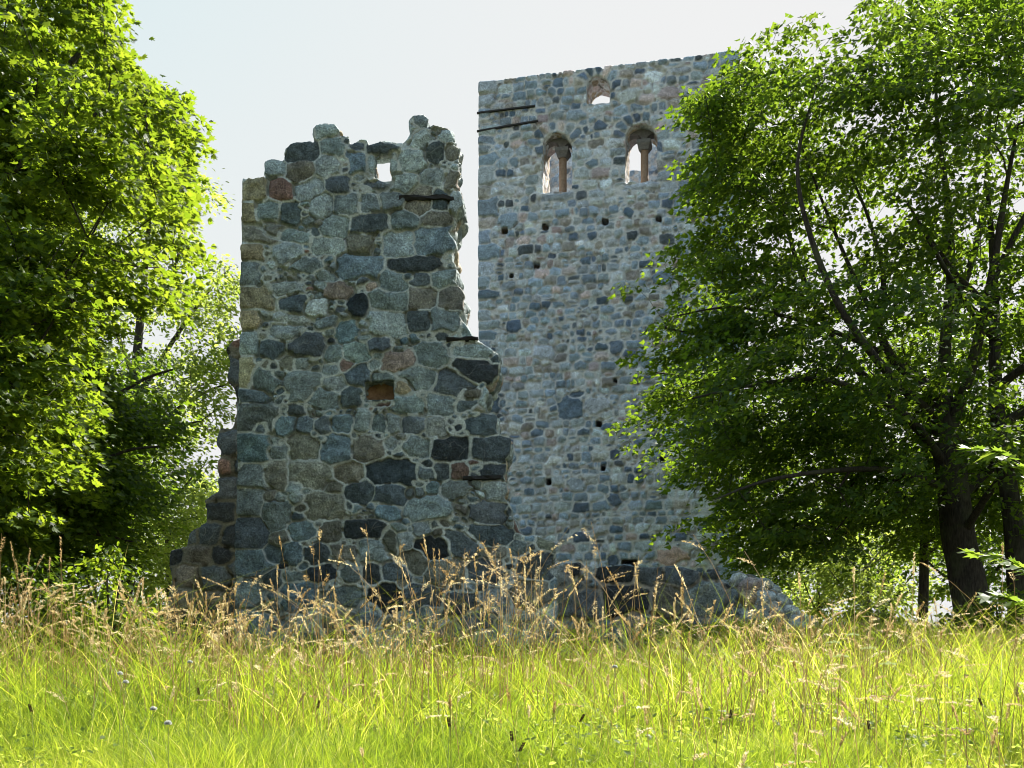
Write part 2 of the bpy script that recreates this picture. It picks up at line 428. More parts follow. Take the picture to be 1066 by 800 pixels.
def bar(name, pts, w, h, mat, parent, jit=.006, seed=1):
    # a hewn bar: rectangular section swept along pts (world)
    V = []; rr = random.Random(seed); pts = [np.array(p) for p in pts]; N = []
    for a, b in zip(pts[:-1], pts[1:]):
        m = max(2, int(np.linalg.norm(b - a) / .12))
        N += [a + (b - a) * i / m for i in range(m)]
    N.append(pts[-1])
    ch = .22
    for i, p in enumerate(N):
        for sx, sz in ((-1, -1 + ch), (-1 + ch, -1), (1 - ch, -1), (1, -1 + ch), (1, 1 - ch), (1 - ch, 1), (-1 + ch, 1), (-1, 1 - ch)):
            V.append(p + np.array([0, sx * w / 2 + rr.gauss(0, jit), sz * h / 2 + rr.gauss(0, jit)]))
    Fc = [list(range(7, -1, -1)), list(range((len(N) - 1) * 8, len(N) * 8))]
    for i in range(len(N) - 1):
        for j in range(8):
            a, b = i * 8 + j, i * 8 + (j + 1) % 8
            Fc.append([a, b, b + 8, a + 8])
    o = mesh_faces(name, V, Fc, mat, smooth=False); adopt(o, parent); return o

# ---- the near ruin
RY = 20.0
ruin = thing('ruined_wall', 'tall jagged ruin of dark grey boulders with brown quoins and a broken right edge, nearest to the meadow', 'ruin', tuple(at(390, 677, RY)[:2]) + (1.2,))
RP0 = at(232, 0, RY)[:2]; RD = (1., 0.)
RW = (600 - 232) / F * RY
RUIN = [(243, 720), (245, 560), (247, 430), (250, 300), (252.5, 185), (274, 184), (276, 169), (283, 165), (294, 166), (296, 153), (304, 148), (317, 146), (327, 146), (324, 138), (327, 131), (337, 128), (350, 130), (354, 136), (353, 141), (363, 141), (365, 150), (369, 148), (374, 146), (382, 146), (384, 152), (390, 148), (405, 147), (419, 148), (423, 143), (427, 138), (426, 124), (430, 119), (441, 119), (447, 125), (448, 132), (453, 130), (465, 131), (476, 135), (479, 141), (477, 149), (482, 154), (478, 165), (483, 181), (478, 192), (482, 204), (485, 214), (477, 222), (479, 232), (472, 243), (479, 256), (475, 266), (480, 280), (478, 292), (484, 299), (489, 310), (487, 322), (482, 328), (491, 340), (497, 349), (504, 353), (512, 361), (522, 366), (522, 375), (525, 378), (523, 390), (517, 397), (509, 401), (513, 409), (507, 418), (508, 428), (518, 432), (519, 447), (524, 453), (535, 457), (536, 471), (528, 478), (531, 486), (530, 500), (531, 512), (527, 518), (531, 524), (535, 536), (541, 541), (544, 551), (551, 557), (563, 560), (576, 565), (579, 575), (580, 600), (581, 640), (582, 720)]
RHOLES = [[(390, 162), (406, 161), (407, 186), (390, 186)], [(380, 397), (409, 396), (410, 416), (380, 416)]]
MAN = """376 276 42 24 b;430 275 50 16 k;372 318 22 20 k;320 358 36 24 d;297 344 30 20 l;282 364 24 18 d;416 376 32 22 p;360 380 20 14 r;498 387 52 20 k;364 413 22 18 d;
420 406 19 20 t;400 421 26 8 r;271 444 18 18 d;295 444 24 19 b;317 443 15 16 b;335 442 16 16 d;356 440 22 17 b;350 468 28 29 b;382 468 30 24 w;471 468 38 23 k;512 468 44 24 d;406 492 48 25 k;
284 494 34 26 w;320 494 40 25 w;364 494 28 22 w;336 528 36 25 w;404 532 26 20 b;446 530 42 24 m;508 534 34 23 d;380 551 40 18 k;312 552 26 17 b;344 552 22 22 w;502 442 32 21 d;516 492 30 17 k;
509 557 46 21 d;452 573 39 23 k;506 594 34 24 d;461 596 38 26 w;282 577 19 20 b;304 576 18 21 b;329 577 22 20 d;359 575 27 17 w;389 574 32 21 m;334 597 28 17 k;387 597 17 22 k;364 597 20 17 m;415 596 30 18 d;
339 137 29 16 l;312 157 34 21 d;346 151 22 20 m;286 175 21 19 m;311 179 26 22 w;341 174 23 20 l;292 197 23 22 r;321 196 28 22 l;352 192 22 19 d;278 219 26 20 m;302 221 20 22 d;280 240 30 19 w;336 214 20 24 l;
359 213 25 23 m;384 232 38 19 d;385 212 25 20 m;349 234 26 24 l;374 153 18 13 d;398 154 36 12 d;398 190 34 9 d;438 126 22 15 m;437 145 28 18 l;430 168 26 22 l;451 186 28 17 m;419 192 30 20 l;421 228 28 19 m;
455 228 28 17 w;414 254 30 24 m;455 250 44 27 b;438 291 20 15 d;406 314 36 24 m;440 310 30 23 w;474 310 36 25 w;464 291 30 19 m;403 335 36 26 l;436 333 25 20 d;464 333 30 22 m;449 370 34 24 m;489 366 40 13 m;
348 400 24 16 l;316 402 32 26 m;430 439 24 20 m;455 444 22 20 l;352 302 28 18 p;360 344 24 20 b;330 320 24 16 l;296 300 34 16 l;340 256 30 18 l;375 254 24 20 w;300 264 26 20 l;474 510 30 18 m;560 590 34 28 d;552 620 40 30 w;540 572 20 18 m;440 622 36 24 d;400 624 34 26 k;355 624 40 24 m;310 622 36 26 b;282 604 22 22 d;480 630 34 24 d;515 628 30 26 m"""
rs = Sites()
PALR = [('k', 4), ('d', 20), ('b', 14), ('m', 30), ('l', 24), ('w', 13), ('p', 3), ('r', 2)]
for ln_ in MAN.replace('\n', '').split(';'):
    a = ln_.split()
    x, y, w, h = map(float, a[:4]); u, z, Y = plane_uz(x, y, RP0, RD)
    rs.add(u, z, w / 2 / F * RY * 1.03, h / 2 / F * RY * 1.04, random.gauss(0, .06), random.uniform(2.4, 3.6), a[4], man=True)
# dressed quoins up the left corner
yq = 186
for i, hq in enumerate((24, 23, 20, 19, 26, 24, 22, 26, 34, 16, 30, 32, 26, 30, 34, 30, 32, 34, 30, 34)):
    wq = (22, 14, 36, 20, 17, 30, 18, 16, 14, 34)[i % 10]
    tone = ('g', 'g', 'w', 'g', 'm', 'g', 'g', 'm', 'g', 'g')[i % 10] if yq < 380 else ('m', 'm', 'd', 'b', 'm', 'b')[i % 6]
    wq = wq if yq < 380 else (36, 30, 34, 24, 28)[i % 5]
    x0 = 252.5 - (yq - 185) * .015
    u, z, Y = plane_uz(x0 - 4 + (wq + 8) / 2 - 2, yq + hq / 2, RP0, RD)
    rs.add(u, z, (wq + 7) / 2 / F * RY, hq / 2 / F * RY * 1.03, 0, 9, tone, prot=.012, man=True)
    yq += hq
fill_courses(rs, RW, .6, 11.6, (.36, .52), (.85, 1.7), PALR)
def r_keep(px, py, u, z, wv):
    jx = 1.3 * fbm(wv, 4.5, 9, 2) + np.where((px > 440) & (py > 125), 7.5 * fbm(wv, 2.3, 49, 3) + 2.5, 0); jy = 1.3 * fbm(wv, 4.5, 19, 2)
    k = inpoly(px + jx, py + jy, RUIN)
    for hl in RHOLES: k &= ~inpoly(px + jx * .5, py + jy * .5, hl)
    return k
def r_flare(px, py):
    return np.where((px > 455) & (py < 570), .045, 0)
masonry('wall', RP0, RD, RW, .55, 11.75, .015, rs, r_keep, lambda px, py: 1.25 - .93 * sstep(222, 196, py), M_RUIN, PALR, parent=ruin, gap=.006, gapn=.011, flare=r_flare, calm=lambda U, Z: .12 + .88 * sstep(.85, 1.15, U), side_pal=[('l', 3), ('m', 3), ('p', 1), ('t', 1)], dome=.024, rub=.11)
for i, pl in enumerate(([(416, 208.5), (462, 207), (474, 210)], [(465, 355), (498, 353.5)], [(482, 499), (522, 497.5)])):
    bar('timber_beam', [at(x, y, RY + .07) for x, y in pl], .24, (.075, .06, .075)[i], M_SLAB, ruin, .011, seed=i)

Vn, Qn = [], []
nn_ = 14
for i in range(nn_):
    for j in range(nn_):
        p = at(374 + 42 * i / (nn_ - 1), 392 + 28 * j / (nn_ - 1), RY + .42); p[1] += .05 * noise(np.array([p[0], 0, p[2]]), 5, 3) + (.10 if i in (0, nn_ - 1) or j in (0, nn_ - 1) else 0); Vn.append(p)
for i in range(nn_ - 1):
    for j in range(nn_ - 1): Qn.append([i * nn_ + j, i * nn_ + j + 1, (i + 1) * nn_ + j + 1, (i + 1) * nn_ + j])
Vb = [v + np.array([0, .3, 0]) for v in Vn]; m_ = nn_ * nn_
Qn += [[a + m_, d_ + m_, c_ + m_, b_ + m_] for a, b_, c_, d_ in Qn]
adopt(quads_mesh('niche_stone', np.array(Vn + Vb), np.array(Qn), M_NICHE), ruin)

# ---- the tower
TH = R(12.6); TD = (math.cos(TH), -math.sin(TH)); TP0 = np.array([-1.34, 42.]); TW = 10.16; TZ = 24.12
tower = thing('stone_tower', 'tall square roofless tower of blue grey fieldstone with arched belfry openings', 'tower', (TP0[0] + 5.5, TP0[1] + 3, 1.2))
PALT = [('d', 3), ('D', 11), ('B', 26), ('M', 31), ('L', 19), ('W', 6), ('P', 9)]
ts = Sites()
def archp(x0, x1, yt, yb, skew=0):
    r = (x1 - x0) / 2; c = (x0 + x1) / 2
    return [(x0, yb)] + [(c + r * math.cos(a), yt + r * 1.02 - r * 1.02 * math.sin(a)) for a in np.linspace(math.pi, 0, 15)] + [(x1, yb - skew)]
TWIN = [(610, 634.5, 79, 108.5, 1.5), (564.3, 595.3, 137.5, 201, 2.5), (650.8, 684, 128, 189.7, 2.5)]
THOLES = [archp(*w) for w in TWIN]
for (x0, x1, yt, yb, sk) in TWIN:
    c = (x0 + x1) / 2; r = (x1 - x0) / 2
    n = 8 if r > 14 else 7
    for i in range(n):
        a = math.pi * (i + .5) / n
        u, z, Y = plane_uz(c + (r + 7.5) * math.cos(a), yt + r - (r + 7.5) * math.sin(a), TP0, TD)
        ts.add(u, z, .26, .155 + .02 * random.random(), a, 4, pick([('D', 4), ('B', 3), ('M', 2), ('L', 2), ('P', 1), ('W', 1)]), man=True)
    u, z, Y = plane_uz(c, yb + 4, TP0, TD); ts.add(u, z, r / F * 41 * 1.1, .13, 0, 6, 'M', man=True)
for ln_ in "697 97 22 13 p;672 103 18 12 p;655 100 22 13 l;708 73 20 11 m;680 79 16 12 l;598 121 22 12 b;625 130 14 10 d;648 115 18 12 b;505 124 20 8 b;655 221 13 11 d;658 245 13 10 k;698 579 34 17 r;670 570 20 14 m;640 520 14 12 d;594 425 24 22 d;621 423 26 16 l;641 362 15 13 d;567 367 24 14 m;556 320 12 9 d;601 411 16 8 d;630 445 16 8 d;530 212 10 8 k;528 230 20 14 b;545 250 14 10 p;667 460 16 9 d;600 505 18 14 m;575 480 16 10 l;605 560 16 12 d;640 584 14 12 d;560 460 14 11 m;650 300 26 13 l;690 290 20 14 b;535 340 16 12 d".split(';'):
    a = ln_.split(); u, z, Y = plane_uz(float(a[0]), float(a[1]), TP0, TD)
    ts.add(u, z, float(a[2]) / 2 / F * Y, float(a[3]) / 2 / F * Y, random.gauss(0, .05), 3, {'k': 'd', 'd': 'D', 'b': 'B', 'm': 'M', 'l': 'L', 'p': 'P', 'r': 'p'}[a[4]], man=True)
z = .4; i = 0
while z < TZ:
    hq = random.uniform(.35, .75); wq = (.85, .5, .7)[i % 3]
    ts.add(wq / 2 - .04, z + hq / 2, wq / 2 + .02, hq / 2, 0, 7, pick([('B', 4), ('M', 4), ('D', 2), ('W', 1)]), man=True)
    ts.add(TW - wq / 2 + .04, z + hq / 2, wq / 2 + .02, hq / 2, 0, 7, pick([('B', 4), ('M', 4), ('D', 2)]), man=True)
    z += hq; i += 1
fill_courses(ts, TW, .4, TZ, (.25, .41), (.85, 1.9), PALT, .13)
PUT = [(525, 240, 3.2), (567, 236, 3.7), (629.5, 230.5, 3.7), (685.5, 227.5, 3.7), (737, 222, 3.6), (558, 276, 3.2), (532, 287, 2.5), (623, 441, 3), (571, 502, 3.2), (640, 396, 2.4), (655, 586, 9), (628, 487, 2.8), (690, 478, 3)]
def t_keep(px, py, u, z, wv):
    k = z < TZ - .03 + .012 * fbm(wv, 1.3, 3, 2)
    for hl in THOLES: k &= ~inpoly(px + .5 * fbm(wv, 4, 9, 2), py + .5 * fbm(wv, 4, 29, 2), hl)
    for x, y, q in PUT: k &= ~((np.abs(px - x) < q) & (np.abs(py - y) < min(q * 1.12, 3.8)))
    return k
masonry('front_wall', TP0, TD, TW, .4, TZ + .1, .04, ts, t_keep, 1.5, M_TOWER, PALT, parent=tower, gap=.006, gapn=.018, mort=(.55, .55, .52), side_pal=[('P', 3), ('t', 3), ('L', 3), ('w', 2), ('M', 1)], warp=.036, seed=1, dome=.045, rub=.05)
nT = np.array([TD[1], -TD[0]]); bT = -nT
fr = TP0 + np.array(TD) * TW
for nm, p0, dd, w in (('side_wall', fr + bT * 1.5, bT, 4.7), ('back_wall', fr + bT * 7.0, -np.array(TD), TW), ('side_wall', TP0 + bT * 6.2, -bT, 4.7)):
    ss = Sites(); fill_courses(ss, w, .4, TZ, (.28, .45), (.85, 1.8), PALT, .08)
    masonry(nm, p0, dd, w, .4, TZ + .1, .08, ss, lambda px, py, u, z, wv, nm=nm: (z < TZ - .03 + .04 * fbm(wv, 1.3, 3, 2)) & ~((nm == 'back_wall') & inpoly(px, py, [(651, 186), (651, 156), (661, 150), (672, 156), (672, 186)])), .8 if nm == 'back_wall' else 1.4, M_TOWER, PALT, parent=tower, mort=(.46, .42, .36), seed=5)
# window columns at mid depth
def lathe(prof, cx, cy, n=14):
    V, Fc = [], []
    for r_, z_ in prof:
        for j in range(n): V.append((cx + r_ * math.cos(2 * math.pi * j / n), cy + r_ * math.sin(2 * math.pi * j / n), z_))
    for i in range(len(prof) - 1):
        for j in range(n): Fc.append([i * n + j, i * n + (j + 1) % n, (i + 1) * n + (j + 1) % n, (i + 1) * n + j])
    Fc.append(list(range(n))[::-1]); Fc.append(list(range((len(prof) - 1) * n, len(prof) * n)))
    return V, Fc
for (x0, x1, yt, yb, sk), cxp in ((TWIN[1], 586.), (TWIN[2], 671.)):
    dep = .72
    Pm = TP0 + bT * dep
    u, zs_, Y = plane_uz((x0 + x1) / 2 + 5, yb, TP0, TD)
    uc, _, _ = plane_uz(cxp, yb, Pm, TD)
    ul, zsp, _ = plane_uz(x0, yt + (x1 - x0) / 2, TP0, TD); ur, _, _ = plane_uz(x1, yt, TP0, TD)
    c = Pm + np.array(TD) * uc
    zcap = zsp + .05
    V, Fc = lathe([(.20, zs_ - .2), (.20, zs_ + .12), (.17, zs_ + .2), (.15, zs_ + .24), (.15, zcap - .28), (.15, zcap - .27)], c[0], c[1])
    sh = mesh_faces('window_column', V, Fc, M_COLUMN); adopt(sh, tower)
    # cushion capital
    V = []; Fc = []
    for i, (hw_, z_) in enumerate(((.16, zcap - .28), (.20, zcap - .18), (.26, zcap - .08), (.27, zcap), (.27, zcap + .06))):
        for sx, sy in ((-1, -1), (1, -1), (1, 1), (-1, 1)):
            q = c + np.array(TD) * sx * hw_ + bT * sy * hw_ * 1.3; V.append((q[0], q[1], z_))
    for i in range(4):
        for j in range(4): Fc.append([i * 4 + j, i * 4 + (j + 1) % 4, i * 4 + 4 + (j + 1) % 4, i * 4 + 4 + j])
    Fc += [[3, 2, 1, 0], [16, 17, 18, 19]]
    cp = mesh_faces('capital', V, Fc, M_DARKSTONE, smooth=False); adopt(cp, tower); cp.parent = sh
    # tympanum above: a plate with two small arches resting on the capital
    mid = uc; wl = ul - .12; wr = ur + .12
    poly = [(wl, zsp + 1.1), (wl, zsp + .02)]
    for a_, b_ in ((ul, mid - .1), (mid + .1, ur)):
        r_ = (b_ - a_) / 2
        poly += [(a_ + r_ + r_ * math.cos(t), zcap + .06 + min(r_, .42) * math.sin(t)) for t in np.linspace(math.pi, 0, 9)]
    poly += [(wr, zsp + .02), (wr, zsp + 1.1)]
    V = []
    for dd in (dep - .2, dep + .2):
        for uu, zz in poly:
            q = TP0 + np.array(TD) * uu + bT * dd; V.append((q[0], q[1], zz))
    n = len(poly); Fc = [list(range(n)), list(range(n, 2 * n))[::-1]] + [[i, i + n, (i + 1) % n + n, (i + 1) % n] for i in range(n)]
    ty = mesh_faces('tympanum', V, Fc, M_DARKSTONE, smooth=False); adopt(ty, tower)
for i, (a, b) in enumerate((((496.5, 118), (557, 110.5)), ((496.5, 137), (560, 126)))):
    pts = []
    for x, y in (a, b):
        u, z, Y = plane_uz(x, y, TP0 - bT * .03, TD); q = TP0 - bT * .03 + np.array(TD) * u; pts.append((q[0], q[1], z))
    bar('iron_strap', pts, .10, .06, M_IRON, tower, .003, 20 + i)

# ---- broken return wall on the left, behind the ruin
LY = 23.0
lw = thing('broken_wall', 'low shaded stone wall stepping down to the left behind the tall jagged ruin', 'ruin', tuple(at(220, 677, LY)[:2]) + (1.25,))
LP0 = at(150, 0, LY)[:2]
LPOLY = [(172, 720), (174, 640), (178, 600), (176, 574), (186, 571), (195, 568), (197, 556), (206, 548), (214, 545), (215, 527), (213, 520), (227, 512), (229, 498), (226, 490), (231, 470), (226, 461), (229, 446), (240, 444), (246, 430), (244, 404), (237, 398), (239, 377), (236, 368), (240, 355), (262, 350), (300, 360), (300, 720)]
ls = Sites(); PALL = [('k', 24), ('d', 36), ('w', 26), ('r', 4)]  # stones and mortar darkened to paint in the shade of this set-back corner
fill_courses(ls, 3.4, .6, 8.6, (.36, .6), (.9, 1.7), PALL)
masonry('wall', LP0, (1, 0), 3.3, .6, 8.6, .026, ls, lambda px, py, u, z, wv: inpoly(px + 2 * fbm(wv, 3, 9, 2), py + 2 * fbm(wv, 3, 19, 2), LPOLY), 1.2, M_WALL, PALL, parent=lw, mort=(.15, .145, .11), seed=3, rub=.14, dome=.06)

# ---- low wall between ruin and tower
WY = 24.0
wl_ = thing('low_wall', 'low wall of big dark boulders at the foot of the tower, right of the jagged ruin', 'wall', tuple(at(660, 677, WY)[:2]) + (1.25,))
WP0 = at(535, 0, WY)[:2]; WD = (math.cos(R(4)), -math.sin(R(4)))
WPOLY = [(540, 720), (540, 588), (560, 584), (580, 588), (603, 586), (622, 592), (650, 588), (668, 592), (690, 590), (715, 592), (735, 598), (748, 592), (752, 606), (762, 612), (764, 632), (776, 640), (780, 720)]
ws = Sites(); PALW = [('k', 14), ('d', 30), ('b', 18), ('m', 22), ('w', 14)]
fill_courses(ws, 5.6, .6, 3.8, (.5, .75), (.9, 1.7), PALW)
masonry('wall', WP0, WD, 5.6, .6, 3.8, .026, ws, lambda px, py, u, z, wv: inpoly(px + 2 * fbm(wv, 3, 9, 2), py + 2 * fbm(wv, 3, 19, 2), WPOLY), 1.3, M_WALL, PALW, parent=wl_, mort=(.30, .28, .24), seed=4, rub=.14, dome=.06, relief=1.2)

# ---- fallen boulders
def boulder_mesh(name, r, seed):
    # icosphere-like grid stone: cube sphere squashed, cut by a few planes
    n = 14; V = []; Q = []; rg = np.random.default_rng(seed)
    lin = np.tan(np.linspace(-math.pi / 4, math.pi / 4, n))
    for ax in range(3):
        for sg in (-1, 1):
            b = len(V)
            for i in range(n):
                for j in range(n):
                    p = [0, 0, 0]; p[ax] = sg; p[(ax + 1) % 3] = lin[i] * sg; p[(ax + 2) % 3] = lin[j]; V.append(p)
            for i in range(n - 1):
                for j in range(n - 1): Q.append([b + i * n + j, b + (i + 1) * n + j, b + (i + 1) * n + j + 1, b + i * n + j + 1])
    V = np.array(V, float); V /= np.linalg.norm(V, axis=1)[:, None]
    for k in range(9):
        nn = rg.normal(size=3); nn /= np.linalg.norm(nn); dd = rg.uniform(.62, .9)
        t = V @ nn; V = V - np.clip(t - dd, 0, None)[:, None] * nn * .92
    V *= (1 + .10 * fbm(V + seed, 1.6, 3, 3) + .03 * fbm(V + seed, 6, 8, 2))[:, None]
    V = V * np.array(r)
    tone = ['l', 'L', 'P', 'l', 'm', 't', 'M'][seed % 7]  # pale stone, lightened further in place of sunlight the heap misses
    c = np.tile(np.array(TONES[tone]), (len(V), 1)) * (1 + .25 * fbm(V, 5, 2, 3))[:, None]
    o = quads_mesh(name, V, Q, M_WALL, col=np.concatenate([c, np.zeros((len(V), 1))], 1))
    # weld the cube-sphere seams
    import bmesh
    bm = bmesh.new(); bm.from_mesh(o.data); bmesh.ops.remove_doubles(bm, verts=bm.verts, dist=.002); bm.to_mesh(o.data); bm.free()
    return o
bl = [(752, 600, 24.3, 13, 8), (768, 606, 24.6, 12, 8), (783, 610, 24.8, 11, 8), (796, 606, 25.2, 10, 7), (760, 622, 24.1, 13, 10), (778, 626, 24.3, 12, 9), (795, 624, 24.6, 13, 9), (812, 628, 24.8, 10, 8), (823, 640, 24.6, 10, 8),
      (756, 644, 23.9, 14, 11), (775, 646, 24.0, 12, 10), (793, 644, 24.1, 12, 9), (809, 648, 24.2, 11, 10), (826, 656, 24.3, 13, 13), (842, 654, 24.5, 10, 12), (762, 664, 23.7, 14, 11), (784, 664, 23.8, 14, 10), (806, 666, 23.9, 13, 10), (824, 674, 23.8, 16, 11), (843, 674, 24.1, 12, 10), (805, 590, 25.4, 8, 6), (817, 612, 25.4, 8, 7), (836, 640, 25.2, 8, 6)]
# the rubble core they lie on
n = 56; ua = np.linspace(-1, 1, n); XX, YY = np.meshgrid(ua, ua)
cX = at(793, 0, 24.6)[0]
def heap(X, Y):
    a, b = (X - cX) / 1.5, (Y - 24.75) / 1.3
    P = np.stack([X, Y, 0 * X], -1)
    return 1.2 + np.clip(1 - a * a - b * b, 0, 1) ** .45 * np.interp(a, [-1, -.3, .1, .5, 1], [2.25, 2.15, 1.75, 1.35, 1.0]) + .14 * fbm(P, 2.2, 4, 3)
Pm = np.stack([cX + XX * 1.5, 24.75 + YY * 1.3, 0 * XX], -1)
Pm[..., 2] = heap(Pm[..., 0], Pm[..., 1])
ii = np.arange(n * n).reshape(n, n)
f1, f2, idv = worley(Pm.reshape(-1, 3), 3.3, 9); mk = sstep(.04, .14, f2 - f1)
keys = 'lmwpdtl'; pc = np.array([TONES[keys[int(v * 7) % 7]] for v in idv]) * mk[:, None] + np.array((.17, .14, .10)) * (1 - mk[:, None])
Pf = Pm.reshape(-1, 3); Pf[:, 2] += .12 * mk * (1 - f1)
o = quads_mesh('rubble_core', Pf, np.stack([ii[:-1, :-1], ii[:-1, 1:], ii[1:, 1:], ii[1:, :-1]], -1), M_WALL, col=np.concatenate([pc, 1 - mk[:, None]], 1))
adopt(o, wl_)

for i, (x, y, Y, rx, rz) in enumerate(bl):
    ys_ = np.arange(23.2, 26.4, .04); hit = None; y_ = y
    while hit is None and y_ < 720:
        q = at(x, y_, 1.)[None, :] * 0 + np.stack([(x - CX) / F * ys_, ys_, CZ + (HY - y_) / F * ys_], 1)
        k_ = np.flatnonzero(heap(q[:, 0], q[:, 1]) >= q[:, 2])
        if len(k_): hit = q[k_[0]]
        y_ += 2
    Y = hit[1]; s = Y / F * 1.12
    o = boulder_mesh('boulder', (rx * s, rx * s * random.uniform(.8, 1.2), rz * s * 1.05), i)
    o.location = hit + np.array([0, .05, .02]); o.rotation_euler = (random.gauss(0, .15), random.gauss(0, .2), random.uniform(0, 6))
    tag(o, 'rough fallen boulder in the rubble heap at the right end of the low wall', 'boulder', 'fallen boulders in the rubble heap')

# ------------------------------------------------------------------ trees
LEAF_MAPLE = np.array([(0, 0, 0), (.28, .05, .03), (.52, .30, .07), (.30, .42, .04), (.42, .78, .05), (.14, .62, .0), (0, 1.08, -.06), (-.14, .62, 0), (-.42, .78, .05), (-.30, .42, .04), (-.52, .30, .07), (-.28, .05, .03)])
LEAF_OVAL = np.array([(0, 0, 0), (.22, .28, .05), (.26, .58, .05), (0, 1.05, -.05), (-.26, .58, .05), (-.22, .28, .05)])
LEAF_SIX = np.array([(0, 0, 0), (.46, .26, .06), (.24, .50, .02), (0, 1.05, -.06), (-.24, .50, .02), (-.46, .26, .06)])
def leaves(name, P, tipdir, nrm, size, tmpl, mat, parent, rnd=None):
    n = len(P); k = len(tmpl)
    t = tipdir / (np.linalg.norm(tipdir, axis=1)[:, None] + 1e-9)
    s = np.cross(t, nrm); s /= np.linalg.norm(s, axis=1)[:, None] + 1e-9
    w = np.cross(s, t)
    V = P[:, None, :] + size[:, None, None] * (tmpl[None, :, 0, None] * s[:, None, :] + tmpl[None, :, 1, None] * t[:, None, :] + tmpl[None, :, 2, None] * w[:, None, :])
    r = rng.random(n) if rnd is None else rnd
    o = make_mesh(name, V.reshape(-1, 3), np.arange(n * k), np.arange(n) * k, mat, attrs={'rnd': np.repeat(r, k)}, smooth=False)
    if parent: adopt(o, parent)
    return o
def spray_leaves(C, outd, per, rad, flat, droop, size, jitter=.5):
    n = len(C); tot = n * per
    th = rng.random(tot) * 2 * math.pi; rr_ = np.sqrt(rng.random(tot))
    sc = np.repeat(rng.uniform(.6, 1.35, n), per)
    loc = np.stack([np.cos(th) * rr_, np.sin(th) * rr_, rng.normal(0, flat, tot)], 1) * (rad * sc)[:, None]
    loc[:, 2] -= droop * rr_ ** 2 * rad * sc
    # tilt the spray so that its outer rim hangs
    O = np.repeat(outd, per, 0)
    tl = np.repeat(rng.uniform(.1, .7, n), per)
    loc[:, 2] -= tl * (loc[:, 0] * O[:, 0] + loc[:, 1] * O[:, 1])
    P = np.repeat(C, per, 0) + loc
    tip = loc * np.array([1, 1, 0]) / (rad) + .6 * O + np.stack([rng.normal(0, .4, tot), rng.normal(0, .4, tot), -.35 + rng.normal(0, .35, tot)], 1)
    nr = np.stack([rng.normal(0, jitter, tot) + .35 * O[:, 0], rng.normal(0, jitter, tot) + .35 * O[:, 1], np.ones(tot)], 1)
    sz = size * rng.uniform(.6, 1.25, tot)
    return P, tip, nr, sz
def grow(paths, targets, tip_r=.007, seg=.45, pw=2.4, zpen=.5):
    """skeleton: given limb paths [(pts, r0, r1, parent path or -1)], every target is tied to its nearest skeleton node"""
    pos, par, fr_ = [], [], []
    pids = []
    for pts, r0, r1, pp in paths:
        pts = np.array(pts, float)
        # smooth resample
        m = []
        for i in range(len(pts) - 1):
            p0 = pts[max(i - 1, 0)]; p1, p2 = pts[i], pts[i + 1]; p3 = pts[min(i + 2, len(pts) - 1)]
            for t in np.linspace(0, 1, 5)[:-1]:
                m.append(.5 * ((2 * p1) + (-p0 + p2) * t + (2 * p0 - 5 * p1 + 4 * p2 - p3) * t * t + (-p0 + 3 * p1 - 3 * p2 + p3) * t ** 3))
        m.append(pts[-1]); ids = []
        last = -1
        if pp >= 0:
            cand = pids[pp]; last = cand[int(np.argmin([np.linalg.norm(pos[c] - m[0]) for c in cand]))]
        for i, p in enumerate(m):
            if pp >= 0 and i == 0 and np.linalg.norm(pos[last] - p) < .05: ids.append(last); continue
            pos.append(np.array(p)); par.append(last); fr_.append(r0 + (r1 - r0) * i / (len(m) - 1)); last = len(pos) - 1; ids.append(last)
        pids.append(ids)
    arr = np.zeros((len(pos) + len(targets) * 14, 3)); nn = len(pos); arr[:nn] = pos
    nb = nn
    D0 = np.array([np.min(np.linalg.norm(arr[:nn] - t, axis=1)) for t in targets])
    for ti in np.argsort(D0):
        t = targets[ti]; v = arr[:nn] - t
        dist = np.linalg.norm(v, axis=1); c = dist * (1 + zpen * np.clip(v[:, 2] / (dist + .01), -.3, 1)); c[:8] += 2
        j = int(np.argmin(c)); L = dist[j]
        m = max(1, min(13, int(L / seg)))
        a = arr[j].copy(); bend = rng.normal(0, .07 * L, 3); bend[2] += .10 * L
        last = j
        for q in range(1, m + 1):
            f = q / m
            p = a + (t - a) * f + bend * math.sin(math.pi * f) + (rng.normal(0, .02 * L, 3) if q < m else 0)
            if nn >= len(arr): break
            arr[nn] = p; par.append(last); fr_.append(0); last = nn; nn += 1
    pos = arr[:nn]
    rad = np.zeros(nn); kids = [[] for _ in range(nn)]
    for i in range(nn - 1, -1, -1):
        rad[i] = max((rad[i]) ** (1 / pw) if rad[i] > 0 else tip_r, tip_r)
        if i >= nb: rad[i] = min(rad[i], .05)
        else: rad[i] = fr_[i] if fr_[i] > 0 else rad[i]
        if par[i] >= 0: rad[par[i]] += rad[i] ** pw; kids[par[i]].append(i)
    return pos, par, kids, rad
